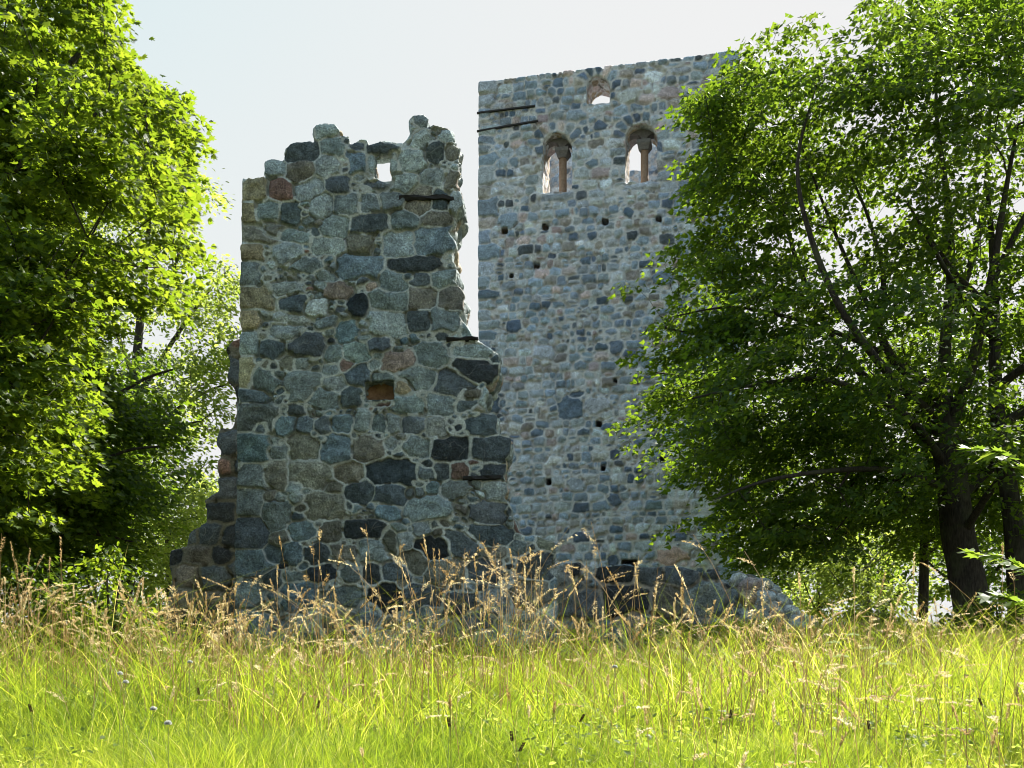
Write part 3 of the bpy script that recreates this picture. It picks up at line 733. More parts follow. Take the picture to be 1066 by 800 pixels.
def tubes(name, pos, par, kids, rad, mat, parent, flare_base=1.0):
    V, Fc = [], []
    done = np.zeros(len(pos), bool)
    starts = [i for i in range(len(pos)) if par[i] < 0]
    stack = [(s, None) for s in starts]
    while stack:
        s, fromn = stack.pop()
        ch = [s] if fromn is None else [fromn, s]; cur = s
        while kids[cur]:
            ks = sorted(kids[cur], key=lambda k: -rad[k]); 
            for k in ks[1:]: stack.append((k, cur))
            cur = ks[0]; ch.append(cur)
        if len(ch) < 2: continue
        r = rad[ch].copy()
        if fromn is not None: r[0] = min(r[0], r[1] * 1.25)
        k = 4 if r.max() < .025 else 6 if r.max() < .12 else 12
        P = pos[ch]; T = np.gradient(P, axis=0); T /= np.linalg.norm(T, axis=1)[:, None] + 1e-9
        ref = np.array([1., 0, 0]) if abs(T[0][0]) < .9 else np.array([0, 1., 0])
        b = len(V)
        for i in range(len(ch)):
            s_ = np.cross(T[i], ref); s_ /= np.linalg.norm(s_) + 1e-9; w = np.cross(T[i], s_)
            for j in range(k):
                a = 2 * math.pi * j / k
                rr_ = r[i] * (1 + (.10 * math.sin(3 * a + i * .7) if k == 12 else 0))
                V.append(P[i] + rr_ * (math.cos(a) * s_ + math.sin(a) * w))
        for i in range(len(ch) - 1):
            for j in range(k): Fc.append((b + i * k + j, b + i * k + (j + 1) % k, b + (i + 1) * k + (j + 1) % k, b + (i + 1) * k + j))
    o = quads_mesh(name, np.array(V), np.array(Fc), mat); adopt(o, parent); return o
def crown_points(poly, Yc, D, n, c, ax, hollow=.5, hollow_p=.7, thr=-.2, nscale=.45, seed=0, ybias=0., zmin=None):
    poly = [(x, y) for x, y in poly]
    xs = [p[0] for p in poly]; ys = [p[1] for p in poly]; out = []
    k = 0
    while len(out) < n and k < 60:
        k += 1; m = 4000
        px = rng.uniform(min(xs), max(xs), m); py = rng.uniform(min(ys), max(ys), m)
        ok = inpoly(px, py, poly)
        rr_ = ((px - c[0]) / ax[0]) ** 2 + ((py - c[1]) / ax[1]) ** 2
        Dm = D * np.sqrt(np.clip(1 - rr_, .12, 1))
        dy = rng.uniform(-1, 1, m) * Dm
        r3 = np.sqrt(np.clip(rr_, 0, 1) + (dy / D) ** 2)
        ok &= ~((r3 < hollow) & (rng.random(m) < hollow_p))
        Y = Yc + dy + ybias * (py - c[1]) / ax[1]
        # outline is drawn for the mid plane: place each point at that lateral and vertical metre position
        P = np.stack([(px - CX) / F * Yc, Y, CZ + (HY - py) / F * Yc], 1)
        # pull the silhouette in so near sprays do not spill over the outline
        s = Y / Yc; P[:, 0] *= 1 + (s - 1) * .75; P[:, 2] = CZ + (P[:, 2] - CZ) * (1 + (s - 1) * .75)
        ok &= noise(P, nscale, seed + 5) > thr + .25 * noise(P, 1.3, seed + 8)
        if zmin is not None: ok &= P[:, 2] > zmin
        out += list(P[ok])
    return np.array(out[:n])

def boughs(C, k, sh, sv):
    # every bough is a flat layered fan of k sprays
    n = len(C)
    tiltx, tilty = rng.normal(0, .22, n), rng.normal(0, .22, n)
    O = np.stack([rng.normal(0, sh, (n, k)), rng.normal(0, sh, (n, k)), rng.normal(0, sv, (n, k))], -1)
    O[..., 2] += O[..., 0] * tiltx[:, None] + O[..., 1] * tilty[:, None] - .22 * (O[..., 0] ** 2 + O[..., 1] ** 2)
    return (C[:, None, :] + O).reshape(-1, 3)

def tree(name, label, base, paths, targets, per, rad, leaf, tmpl, mat, bark, flat=.16, droop=.25, group=None, tip_r=.007, center=None, jitter=.5, seg=.45):
    t = thing(name, label, 'tree', tuple(base), group)
    pos, par, kids, rd = grow(paths, targets, tip_r, seg)
    tubes('trunk', pos, par, kids, rd, bark, t)
    ctr = np.array(center) if center is not None else targets.mean(0)
    od = targets - ctr; od[:, 2] = 0; od /= np.linalg.norm(od, axis=1)[:, None] + .3
    leaves('crown', *spray_leaves(targets, od, per, rad, flat, droop, leaf, jitter), tmpl, mat, t)
    return t

# ---- big maple on the right
Y1 = 29.0
A = lambda x, y, dy=0.: at(x, y, Y1 + dy)
gb = float(gheight(A(1012, 0)[0], Y1))
b1 = A(1016, 655); b1[2] = gb - .2
MP = [([b1, A(1006, 600), A(996, 540), A(986, 470), A(978, 410)], 0.50, 0.360, -1),
      ([A(978, 415), A(955, 395), A(928, 372), A(915, 338), A(920, 290, .4), A(905, 230, .6), A(880, 170, .8)], 0.176, 0.021, 0),
      ([A(980, 425), A(985, 350, .5), A(990, 280, .8), A(985, 200, 1.), A(975, 120, 1.), A(975, 70, 1.2)], 0.192, 0.018, 0),
      ([A(984, 460), A(1012, 380, -.8), A(1030, 300, -1.5), A(1045, 210, -2), A(1060, 130, -2.5)], 0.192, 0.030, 0),
      ([A(988, 490), A(950, 440, -1), A(905, 410, -2), A(850, 395, -3), A(790, 400, -3.6), A(720, 415, -4)], 0.136, 0.018, 0),
      ([A(984, 480), A(940, 430, 1.5), A(880, 370, 2.2), A(840, 300, 2.4), A(815, 220, 2.4), A(800, 140, 2.3)], 0.160, 0.024, 0),
      ([A(990, 510), A(930, 490, -2), A(870, 490, -3.4), A(800, 500, -4.2), A(745, 520, -4.6)], 0.104, 0.018, 0),
      ([A(982, 440), A(935, 400, -1.8), A(880, 330, -3), A(845, 250, -3.6), A(830, 170, -3.8), A(850, 90, -3.4)], 0.136, 0.018, 0),
      ([A(996, 520), A(1050, 470, .8), A(1110, 410, 1.5), A(1170, 340, 2), A(1220, 250, 2)], 0.160, 0.024, 0),
      ([A(1000, 560), A(1040, 500, -2), A(1100, 450, -3.5), A(1180, 420, -4.5)], 0.120, 0.018, 0),
      ([A(915, 340), A(890, 290, -.6), A(860, 220, -.8), A(830, 140, -1)], 0.080, 0.018, 1),
      ([A(928, 372), A(880, 350, .4), A(820, 330, .2), A(760, 320, 0), A(700, 330, 0)], 0.088, 0.015, 1),
      ([A(1030, 300, -1.5), A(1070, 220, -2), A(1120, 150, -2.4), A(1150, 80, -2)], 0.096, 0.018, 3),
      ([A(985, 350, .5), A(1020, 240, 3), A(1030, 140, 4), A(1030, 40, 4)], 0.128, 0.018, 2)]
MPOLY = [(742, 72), (752, 56), (770, 62), (795, 58), (815, 44), (822, 28), (840, 32), (855, 22), (880, 10), (900, 14), (925, 6), (950, 10), (975, -12), (1010, -25), (1066, -40), (1140, -30), (1220, 30), (1290, 120), (1330, 250), (1330, 380), (1290, 470), (1220, 530), (1130, 560),
         (1050, 560), (960, 560), (900, 565), (860, 575), (825, 588), (805, 575), (785, 560), (765, 555), (755, 540), (735, 525), (725, 500), (700, 502), (680, 490), (668, 480), (655, 465), (672, 440), (664, 428), (662, 405), (680, 385), (672, 360), (668, 342), (682, 318),
         (695, 297), (712, 285), (708, 262), (722, 240), (708, 212), (714, 185), (726, 165), (738, 145), (716, 124), (728, 110)]
inset = lambda poly, c, d: [(x + d * (c[0] - x) / math.hypot(x - c[0], y - c[1]), y + d * (c[1] - y) / math.hypot(x - c[0], y - c[1])) for x, y in poly]
mt = boughs(crown_points(inset(MPOLY, (990, 290), 38), Y1, 6.5, 112, (990, 280), (340, 330), .78, .9, -.05, .42, 3), 9, .75, .2)
TOPP = [(752, 76), (764, 66), (800, 52), (826, 24), (882, 4), (950, 2), (1010, -22), (1100, -42), (1160, -12), (1150, 140), (1060, 170), (960, 150), (880, 190), (820, 260), (780, 330), (715, 315), (725, 190), (752, 150), (738, 118)]
SK = [(724, 352), (743, 340), (800, 330), (900, 420), (960, 480), (960, 560), (880, 560), (825, 578), (793, 545), (763, 490), (733, 484), (712, 462), (726, 440), (718, 405), (732, 385)]
LOWP = [(735, 505), (820, 500), (905, 490), (900, 575), (840, 590), (800, 588), (765, 552)]
EDGE = [(718, 118), (735, 92), (756, 70), (790, 72), (770, 130), (745, 180), (735, 230), (745, 270), (720, 300), (705, 330), (690, 350), (700, 310), (722, 285), (714, 262), (728, 240), (716, 212), (722, 188), (742, 150)]
mt = np.concatenate([mt, boughs(crown_points(TOPP, Y1, 4.5, 62, (930, 150), (260, 190), .1, .5, -.15, .55, 23), 8, .7, .18),
                     boughs(crown_points(SK, Y1, 4.6, 48, (850, 450), (240, 200), .2, .5, -.2, .5, 13), 9, .7, .18),
                     boughs(crown_points(LOWP, Y1 - 1, 3., 16, (830, 540), (120, 80), .1, .2, -.5, .5, 53), 9, .6, .18),
                     boughs(crown_points([(745, 120), (800, 110), (815, 330), (740, 345), (735, 250)], Y1 - .5, 2.5, 16, (775, 220), (60, 140), .1, .2, -.5, .6, 83), 8, .5, .2),
                     boughs(crown_points([(730, 285), (790, 280), (860, 300), (850, 365), (740, 365)], Y1, 3., 16, (790, 325), (80, 60), .1, .2, -.5, .6, 93), 8, .55, .2),
                     crown_points(EDGE, Y1, 2.5, 60, (735, 210), (90, 190), .1, .2, -.3, .8, 63),
                     crown_points([(800, 130), (960, 120), (1060, 160), (1060, 330), (900, 350), (800, 330)], Y1, 4.5, 100, (930, 230), (200, 170), .1, .2, -.3, .8, 41)])
tpx, tpy = proj(mt)
mt = mt[~((np.abs(tpx - np.interp(tpy, [400, 470, 540, 600, 655], [978, 986, 996, 1006, 1016])) < 34) & (tpy > 395) & (mt[:, 1] < Y1) & (rng.random(len(mt)) < .85))]
tree('maple_tree', 'large spreading maple with a thick dark trunk, covering the right side of the tower', b1, MP, mt, 40, .55, .168, LEAF_SIX, M_MAPLE2, M_BARK, center=A(985, 330), jitter=.75, tip_r=.006)

# ---- large maple at the left edge
Y2 = 14.5
A2 = lambda x, y, dy=0.: at(x, y, Y2 + dy)
b2 = A2(-70, 680); b2[2] = float(gheight(b2[0], b2[1])) - .2
LP = [([b2, A2(-72, 560), A2(-66, 440), A2(-60, 330), A2(-50, 200), A2(-40, 60), A2(-30, -90)], .48, .06, -1),
      ([A2(-60, 250), A2(0, 188, -.6), A2(40, 165, -1.), A2(75, 140, -1.2), A2(110, 110, -1.2)], .05, .018, 0),
      ([A2(-62, 380), A2(10, 330, .6), A2(70, 290, 1), A2(130, 270, 1.2), A2(180, 270, 1.2)], .06, .015, 0),
      
      ([A2(-66, 430), A2(-20, 380, -1.6), A2(20, 360, -2.4), A2(50, 370, -2.8)], .08, .025, 0),
      ([A2(-55, 260), A2(10, 150, 1), A2(70, 70, 1.5), A2(110, 30, 1.6)], .09, .025, 0),
      
      ([A2(-60, 300), A2(-140, 220, .3), A2(-220, 160, .5), A2(-300, 150, .5)], .12, .03, 0),
      ([A2(-62, 400), A2(-150, 360, .3), A2(-240, 330, .5), A2(-320, 340, .5)], .12, .03, 0),
      ([A2(-50, 200), A2(-110, 60, -1), A2(-160, -60, -1.4)], .1, .03, 0)]
LPOLY2 = [(60, -120), (85, -60), (98, -10), (112, 10), (118, 34), (140, 50), (138, 68), (172, 82), (168, 98), (192, 110), (203, 138), (186, 150), (172, 168), (188, 182), (192, 228), (204, 258), (208, 270), (203, 300), (192, 322), (186, 348), (196, 380), (192, 420), (186, 460), (172, 490), (162, 530), (150, 560),
          (120, 590), (60, 600), (-40, 600), (-200, 560), (-330, 450), (-380, 300), (-330, 120), (-200, -60), (-60, -160)]
lt = boughs(crown_points(inset(LPOLY2, (-70, 240), 62), Y2, 4.6, 70, (-70, 240), (290, 400), .5, .6, -.12, .6, 7), 9, .42, .12)
vis = [(0, -60), (60, -60), (90, -10), (106, 34), (124, 56), (156, 88), (186, 136), (170, 150), (160, 168), (176, 190), (188, 256), (188, 296), (150, 322), (105, 345), (84, 400), (78, 460), (60, 520), (20, 560), (-40, 560), (-40, 300)]
lt2 = boughs(crown_points([(x - 26 if x > 70 else x, y) for x, y in vis], Y2, 3.6, 74, (60, 220), (170, 330), .1, .3, -.05, .7, 17), 9, .36, .10)
RIM = [(70, -40), (96, -8), (114, 20), (118, 40), (140, 58), (140, 72), (170, 90), (190, 112), (198, 138), (182, 150), (170, 168), (184, 184), (188, 230), (200, 260), (204, 280), (192, 305), (172, 322), (168, 250), (150, 180), (150, 140), (110, 80), (80, 20)]
rim = crown_points(inset(RIM, (60, 220), -2), Y2, 1.6, 120, (130, 150), (110, 220), .1, .2, -.35, .9, 37)
clA = boughs(crown_points([(-20, 240), (40, 230), (70, 300), (74, 380), (64, 440), (40, 500), (0, 530), (-30, 480)], Y2 - 2.6, 1.0, 14, (20, 380), (80, 160), .1, .3, -.5, .9, 27), 8, .32, .1)
lt = np.concatenate([lt, lt2, rim, clA])
lt = lt[~((lt[:, 2] < at(0, 345, Y2)[2]) & (proj(lt)[0] > 92))]
tree('maple_tree', 'leafy sunlit maple filling the left edge, its trunk out of view', b2, LP, lt, 60, .35, .092, LEAF_MAPLE, M_MAPLE, M_BARK, center=A2(-70, 300), tip_r=.005, seg=.35, jitter=.75)

# ---- the tree that stands in the shade of the ruin
Y4 = 17.6
A4 = lambda x, y, dy=0.: at(x, y, Y4 + dy)
b4 = A4(48, 660); b4[2] = float(gheight(b4[0], b4[1])) - .2
DP = [([b4, A4(52, 580), A4(60, 500), A4(72, 420), A4(90, 350)], .2, .04, -1), ([A4(58, 520), A4(90, 490, -.4), A4(130, 470, -.5), A4(165, 465, -.5)], .05, .015, 0), ([A4(64, 460), A4(110, 420, .3), A4(150, 395, .4), A4(180, 385, .4)], .05, .015, 0),
      ([A4(54, 560), A4(85, 555, -.3), A4(120, 560, -.4), A4(140, 565, -.4)], .04, .012, 0), ([A4(60, 500), A4(20, 450, .3), A4(-20, 420, .4)], .05, .015, 0)]
dt = boughs(crown_points([(70, 345), (110, 335), (140, 345), (156, 378), (154, 420), (150, 460), (134, 510), (122, 555), (106, 580), (60, 600), (-10, 600), (-60, 560), (-40, 400), (20, 350)], Y4, 1.5, 62, (80, 460), (130, 140), .1, .2, -.3, .6, 71), 9, .36, .12)
tree('maple_tree', 'dark maple in deep shade beside the broken wall, below the sunlit left crown', b4, DP, dt, 60, .36, .10, LEAF_SIX, M_MAPLE2, M_BARK, center=A4(60, 450), tip_r=.004, seg=.35, jitter=.75)

# ---- airy ash behind, left of the ruin
Y3 = 33.0
A3 = lambda x, y, dy=0.: at(x, y, Y3) + np.array([0, dy, 0])
b3 = A3(128, 660); b3[2] = float(gheight(b3[0], b3[1])) - .2
HP = [([b3, A3(130, 560), A3(136, 470), A3(142, 380), A3(150, 290), A3(158, 200)], .30, .04, -1),
      ([A3(136, 480), A3(170, 430, .5), A3(205, 400, 1), A3(235, 390, 1)], .09, .02, 0), ([A3(134, 500), A3(170, 480, -1), A3(205, 455, -1.4), A3(225, 450, -1.6)], .08, .02, 0),
      ([A3(140, 420), A3(175, 350, .5), A3(205, 300, .8), A3(232, 270, .8)], .09, .02, 0), ([A3(132, 540), A3(165, 535, -.5), A3(195, 520, -1), A3(212, 500, -1)], .07, .02, 0),
      ([A3(142, 400), A3(100, 300, .5), A3(70, 220, .8)], .09, .02, 0), ([A3(136, 460), A3(90, 420, -.5), A3(50, 380, -1)], .08, .02, 0)]
HPOLY = [(120, 150), (170, 152), (195, 170), (206, 188), (228, 205), (212, 222), (228, 240), (246, 268), (252, 330), (252, 410), (232, 435), (236, 470), (220, 505), (205, 545), (196, 590), (150, 620), (90, 600), (30, 540), (10, 400), (20, 260), (70, 170)]
ht = crown_points(HPOLY, Y3, 3.2, 560, (130, 380), (125, 240), .45, .5, -.12, .55, 31)
tree('ash_tree', 'airy light green tree between the left maple and the jagged ruin', b3, HP, ht, 62, .62, .15, LEAF_OVAL, M_ASH, M_BARK, center=A3(130, 380), flat=.28, jitter=.8)

# ---- simple generated trees for the background
def simple_tree(name, label, x, Y, ytop, half, kind, n=170, per=55, leaf=.2, r0=.18, lean=0., ybot=None, group=None, mat=None, bark=None, sp=.75):
    b = at(x, 677, Y); b[2] = float(gheight(b[0], Y)) - .15
    top = at(x, ytop, Y)[2]; H = top - b[2]; hw = half / F * Y
    zb = at(x, ybot, Y)[2] if ybot else b[2] + .25 * H
    P = lambda f, dx=0, dy=0: b + np.array([dx + lean * f, dy, H * f])
    paths = [([b, P(.25, random.gauss(0, .1)), P(.5, random.gauss(0, .2)), P(.75, random.gauss(0, .2)), P(.95)], r0, .03, -1)]
    for k in range(7):
        f = random.uniform(.28, .7); a = k * 2.4 + random.random(); q = hw * random.uniform(.5, .85)
        paths.append(([P(f), P(f + .08, math.cos(a) * q * .5, math.sin(a) * q * .5), P(min(.95, f + .2), math.cos(a) * q, math.sin(a) * q)], r0 * .38, .02, 0))
    c = np.array([b[0] + lean * .6, Y, (zb + top) / 2]); hz = (top - zb) / 2
    out = []
    while len(out) < n:
        v = rng.uniform(-1, 1, (2000, 3)); r_ = np.linalg.norm(v, axis=1)
        Pn = c + v * np.array([hw, hw, hz]) * (1 + .18 * noise(v + x, 2.2, 3))[:, None]
        ok = (r_ < 1) & (r_ > .35) & (noise(Pn, .6, int(x)) > -.22) & (v[:, 2] > -1 + .3 * np.abs(noise(Pn, .9, 4)))
        out += list(Pn[ok])
    tg = np.array(out[:n])
    return tree(name, label, b, paths, tg, per, sp, leaf, LEAF_OVAL if kind == 'ash' else LEAF_SIX, mat or M_MAPLE2, bark or M_BARK, group=group, center=c, jitter=.7, flat=.25)
simple_tree('maple_tree', 'dark trunked tree just behind the right maple, leaning towards the frame edge', 1062, 29, 150, 190, 'maple', 260, 60, .19, .34, -1.0, 560)
simple_tree('deciduous_tree', 'slim tree with a dark stem close left of the thick maple trunk', 958, 33, 330, 110, 'maple', 190, 60, .17, .18, .3, 600)
simple_tree('young_tree', 'slender pale stemmed young tree in the gap right of the rubble heap', 896, 36, 520, 52, 'ash', 90, 46, .16, .09, .1, 640, mat=M_ASH, bark=M_BARK2, sp=.6)
simple_tree('young_tree', 'small sunlit tree nearest the rubble heap, seen beneath the maple boughs', 852, 40, 535, 46, 'ash', 80, 50, .18, .10, 0, 655, mat=M_ASH, sp=.7)
simple_tree('deciduous_tree', 'dark leafy tree behind the right foot of the tower', 806, 58, 430, 62, 'maple', 170, 55, .26, .2, 0, 655, sp=1.)
simple_tree('deciduous_tree', 'pale hazy tree far behind the gap under the right maple', 920, 52, 500, 60, 'ash', 110, 50, .24, .2, 0, 660, mat=M_ASH, sp=.9)
simple_tree('deciduous_tree', 'broad tree far behind the thick maple trunk at right', 1010, 46, 420, 110, 'maple', 190, 55, .22, .26, 0, 640)
simple_tree('deciduous_tree', 'broad tree low behind the right edge of the meadow', 1110, 42, 380, 120, 'maple', 170, 55, .22, .26, 0, 650)
simple_tree('deciduous_tree', 'dark tree behind the left maple, low beside the broken wall', 60, 27, 330, 120, 'maple', 200, 58, .17, .24, 0, 640)
simple_tree('deciduous_tree', 'distant tree showing low through the gap left of the broken wall', 180, 50, 480, 80, 'ash', 260, 60, .24, .2, 0, 685, mat=M_ASH, sp=.9)

# ---- shrubs
def shrub(name, label, x, ybase_Y, ytop, half, n, mat, tmpl, leaf, per=36, cat='shrub', sp=.3, group=None):
    Y = ybase_Y; b = at(x, 677, Y); b[2] = float(gheight(b[0], Y)) - .05
    H = at(x, ytop, Y)[2] - b[2]; hw = half / F * Y
    out = []
    while len(out) < n:
        v = rng.uniform(-1, 1, (900, 3)); v[:, 2] = np.abs(v[:, 2]); r_ = np.linalg.norm(v, axis=1)
        Pn = b + v * np.array([hw, hw * .8, H])
        out += list(Pn[(r_ < 1) & (r_ > .3) & (noise(Pn, 1.8, int(x)) > -.3)])
    tg = np.array(out[:n])
    paths = []
    for k in range(6):
        a = k * 1.05 + random.random(); q = hw * .5
        paths.append(([b + np.array([.05 * math.cos(a), .05 * math.sin(a), 0]), b + np.array([q * .4 * math.cos(a), q * .4 * math.sin(a), H * .4]), b + np.array([q * math.cos(a), q * .8 * math.sin(a), H * .75])], .025, .01, -1))
    t = thing(name, label, cat, tuple(b), group)
    pos, par, kids, rd = grow(paths, tg, .003, .2)
    tubes('stem', pos, par, kids, rd, M_BARK, t)
    od = tg - b; od[:, 2] = 0; od /= np.linalg.norm(od, axis=1)[:, None] + .1
    leaves('foliage', *spray_leaves(tg, od, per, sp, .3, .2, leaf, .8), tmpl, mat, t)
shrub('shrub', 'bright leafy bush in front of the dark wall at left', 116, 12.3, 566, 50, 120, M_MAPLE, LEAF_OVAL, .085)
shrub('shrub', 'sprawling bush under the left maple at the frame edge', 14, 13.8, 560, 80, 190, M_MAPLE2, LEAF_OVAL, .085)
shrub('shrub', 'low dark bush at the foot of the thick maple trunk', 1040, 22.5, 610, 60, 80, M_MAPLE2, LEAF_OVAL, .11)
shrub('shrub', 'low green bush between the rubble heap and the maple trunk', 905, 25.5, 632, 44, 60, M_ASH, LEAF_OVAL, .11)

# ---- near sapling reaching in from the right edge
SY = 7.0
A5 = lambda x, y, dy=0.: at(x, y, SY) + np.array([0, dy, 0])
b5 = A5(1100, 700); b5[2] = float(gheight(b5[0], SY)) - .03
sp_ = thing('sapling', 'thin sapling with bright lobed leaves reaching in at the right edge', 'sapling', tuple(b5))
SPT = [([b5, A5(1098, 640), A5(1094, 560), A5(1090, 480), A5(1088, 420)], .016, .006, -1), ([A5(1092, 530), A5(1070, 490), A5(1040, 472), A5(1012, 466)], .006, .003, 0),
       ([A5(1096, 610), A5(1072, 595), A5(1040, 580), A5(1012, 576)], .006, .003, 0), ([A5(1098, 650), A5(1075, 635), A5(1050, 624), A5(1030, 622)], .006, .003, 0), ([A5(1094, 560), A5(1120, 520), A5(1150, 500)], .006, .003, 0), ([A5(1097, 620), A5(1125, 590), A5(1155, 575)], .006, .003, 0), ([A5(1096, 600), A5(1085, 570, -.3), A5(1070, 550, -.5)], .006, .003, 0)]
pos, par, kids, rd = grow(SPT, np.zeros((0, 3)))
tubes('stem', pos, par, kids, rd, M_BARK, sp_)
LPp, LT, LN, LS = [], [], [], []
for pts, r0, r1, pp in SPT[1:]:
    pts = np.array(pts)
    for i in range(len(pts) - 1):
        for t in np.linspace(0, 1, 5):
            for s_ in (-1, 1):
                d_ = pts[i + 1] - pts[i]; d_ /= np.linalg.norm(d_)
                LPp.append(pts[i] + (pts[i + 1] - pts[i]) * t + rng.normal(0, .008, 3)); LT.append(d_ * .8 + np.array([0, s_ * .8, -.15]) + rng.normal(0, .25, 3)); LN.append(np.array([rng.normal(0, .3), rng.normal(-.35, .3), 1])); LS.append(random.uniform(.075, .13))
leaves('foliage', np.array(LPp), np.array(LT), np.array(LN), np.array(LS), LEAF_MAPLE, M_SAP, sp_)

# ------------------------------------------------------------------ grass
def blades(X, Y, h, w, lean, rnd, segs=3):
    n = len(X); Z = gheight(X, Y)
    a = rng.random(n) * 2 * math.pi; la = rng.random(n) * 2 * math.pi
    sx, sy = np.cos(a), np.sin(a)
    V = np.zeros((n, 2 * segs + 1, 3))
    for k in range(segs + 1):
        t = k / segs
        cx = X + np.cos(la) * lean * h * t ** 2.1; cy = Y + np.sin(la) * lean * h * t ** 2.1; cz = Z - .02 + h * (t - .22 * np.minimum(lean, 1.4) * t ** 2.4)
        ww = w * (1 - .15 * t if t < .5 else 1.35 * (1 - t) + .25) * .5
        if k < segs:
            V[:, 2 * k] = np.stack([cx - sx * ww, cy - sy * ww, cz], -1); V[:, 2 * k + 1] = np.stack([cx + sx * ww, cy + sy * ww, cz], -1)
        else: V[:, 2 * k] = np.stack([cx, cy, cz], -1)
    nv = 2 * segs + 1
    b = np.arange(n)[:, None] * nv
    L = []
    for k in range(segs - 1): L.append(b + np.array([[2 * k, 2 * k + 1, 2 * k + 3, 2 * k + 2]]))
    L.append(b + np.array([[2 * segs - 2, 2 * segs - 1, 2 * segs]]))
    lp = np.concatenate(L, 1).ravel()
    st = np.concatenate([np.arange(n)[:, None] * (4 * (segs - 1) + 3) + np.array([[4 * k for k in range(segs)]])], 1).ravel()
    return V.reshape(-1, 3), lp, st, np.repeat(rnd, nv)
def scatter(n, y0, y1, side=.9, slope=.62):
    Y = np.sqrt(rng.uniform(y0 ** 2, y1 ** 2, n)); X = rng.uniform(-1, 1, n) * (slope * Y + side)
    return X, Y
def clump(X, Y, sc=.9, seed=0):
    return noise(np.stack([X, Y, 0 * X], -1), sc, seed)
def blocked(X, Y):
    return ((X > -5.4) & (X < .9) & (Y > 20) & (Y < 21.4)) | ((X > .2) & (X < 5.4) & (Y > 23.7) & (Y < 25.4)) | ((X > -1.5) & (X < 11) & (Y > 38) & (Y < 53))
bV, bL, bS, bR = [], [], [], []; vo = lo = 0
for (n, y0, y1, hr, wr, lr, dry) in ((125000, 1.6, 6.0, (.09, .36), (.0025, .0052), (.1, 1.3), .05), (95000, 5.5, 12.5, (.10, .33), (.004, .0085), (.1, 1.2), .08), (9000, 6.5, 13.0, (.42, .85), (.004, .008), (.3, 1.3), .12), (36000, 12, 24, (.12, .34), (.010, .018), (.1, .8), .30), (16000, 24, 60, (.3, .6), (.02, .045), (.2, .9), .1)):
    X, Y = scatter(n, y0, y1); k = ~blocked(X, Y); X, Y = X[k], Y[k]; n = len(X)
    cl = clump(X, Y, .8, 3)
    h = rng.uniform(*hr, n) * (1 + .34 * cl + .4 * (rng.random(n) < .08) + np.where((Y > 6) & (Y < 13), .35 * clump(X, Y, 1.7, 21) + .55 * (rng.random(n) < .10), 0)) * np.interp(Y, [2, 4, 6, 10], [.75, .85, 1, 1.1])
    r = np.clip(rng.beta(2, 2.6, n) * .75 + .22 * clump(X, Y, .8, 9) + .12 * clump(X, Y, 2.7, 19) + dry + (rng.random(n) < .07) * .5, 0, 1)
    v, l, s, rr_ = blades(X, Y, h, rng.uniform(*wr, n), rng.uniform(*lr, n), r)
    bV.append(v); bL.append(l + vo); bS.append(s + lo); bR.append(rr_); vo += len(v); lo += len(l)
o = make_mesh('meadow_grass', np.concatenate(bV), np.concatenate(bL), np.concatenate(bS), M_GRASS, attrs={'rnd': np.concatenate(bR)})
tag(o, 'bright yellow green meadow grass in front of the ruin', 'grass', kind='stuff')

# ---- broad leaved weeds and clover among the grass, nettles along the foot of the walls
wx, wy = scatter(5200, 2.6, 11.5); kk = clump(wx, wy, 1.3, 44) > .12; wx, wy = wx[kk], wy[kk]
fx = rng.uniform(-7.5, 5.5, 1500); fy = np.where(fx < .8, 19.6, 23.2) - np.abs(rng.normal(0, .35, 1500)); kk = clump(fx, fy, .9, 45) > -.1; fx, fy = fx[kk], fy[kk]
per_ = 5
wX = np.concatenate([np.repeat(wx, per_), np.repeat(fx, 14)]); wY = np.concatenate([np.repeat(wy, per_), np.repeat(fy, 14)])
nW = len(wX); n1_ = len(wx) * per_
wX = wX + rng.normal(0, .045, nW); wY = wY + rng.normal(0, .045, nW)
hW = np.where(np.arange(nW) < n1_, rng.uniform(.06, .26, nW), rng.uniform(.05, .75, nW) * (.7 + .5 * clump(wX, wY, .7, 46)))
sW = np.where(np.arange(nW) < n1_, rng.uniform(.018, .05, nW), rng.uniform(.05, .10, nW))
aW = rng.random(nW) * 6.28
o = leaves('meadow_weeds', np.stack([wX, wY, gheight(wX, wY) + hW], 1), np.stack([np.cos(aW), np.sin(aW), rng.normal(0, .35, nW)], 1), np.stack([rng.normal(0, .4, nW), rng.normal(0, .4, nW), np.ones(nW)], 1), sW, LEAF_OVAL, M_ASH, None)
tag(o, 'broad leaved weeds growing among the meadow grass', 'weeds', kind='stuff')

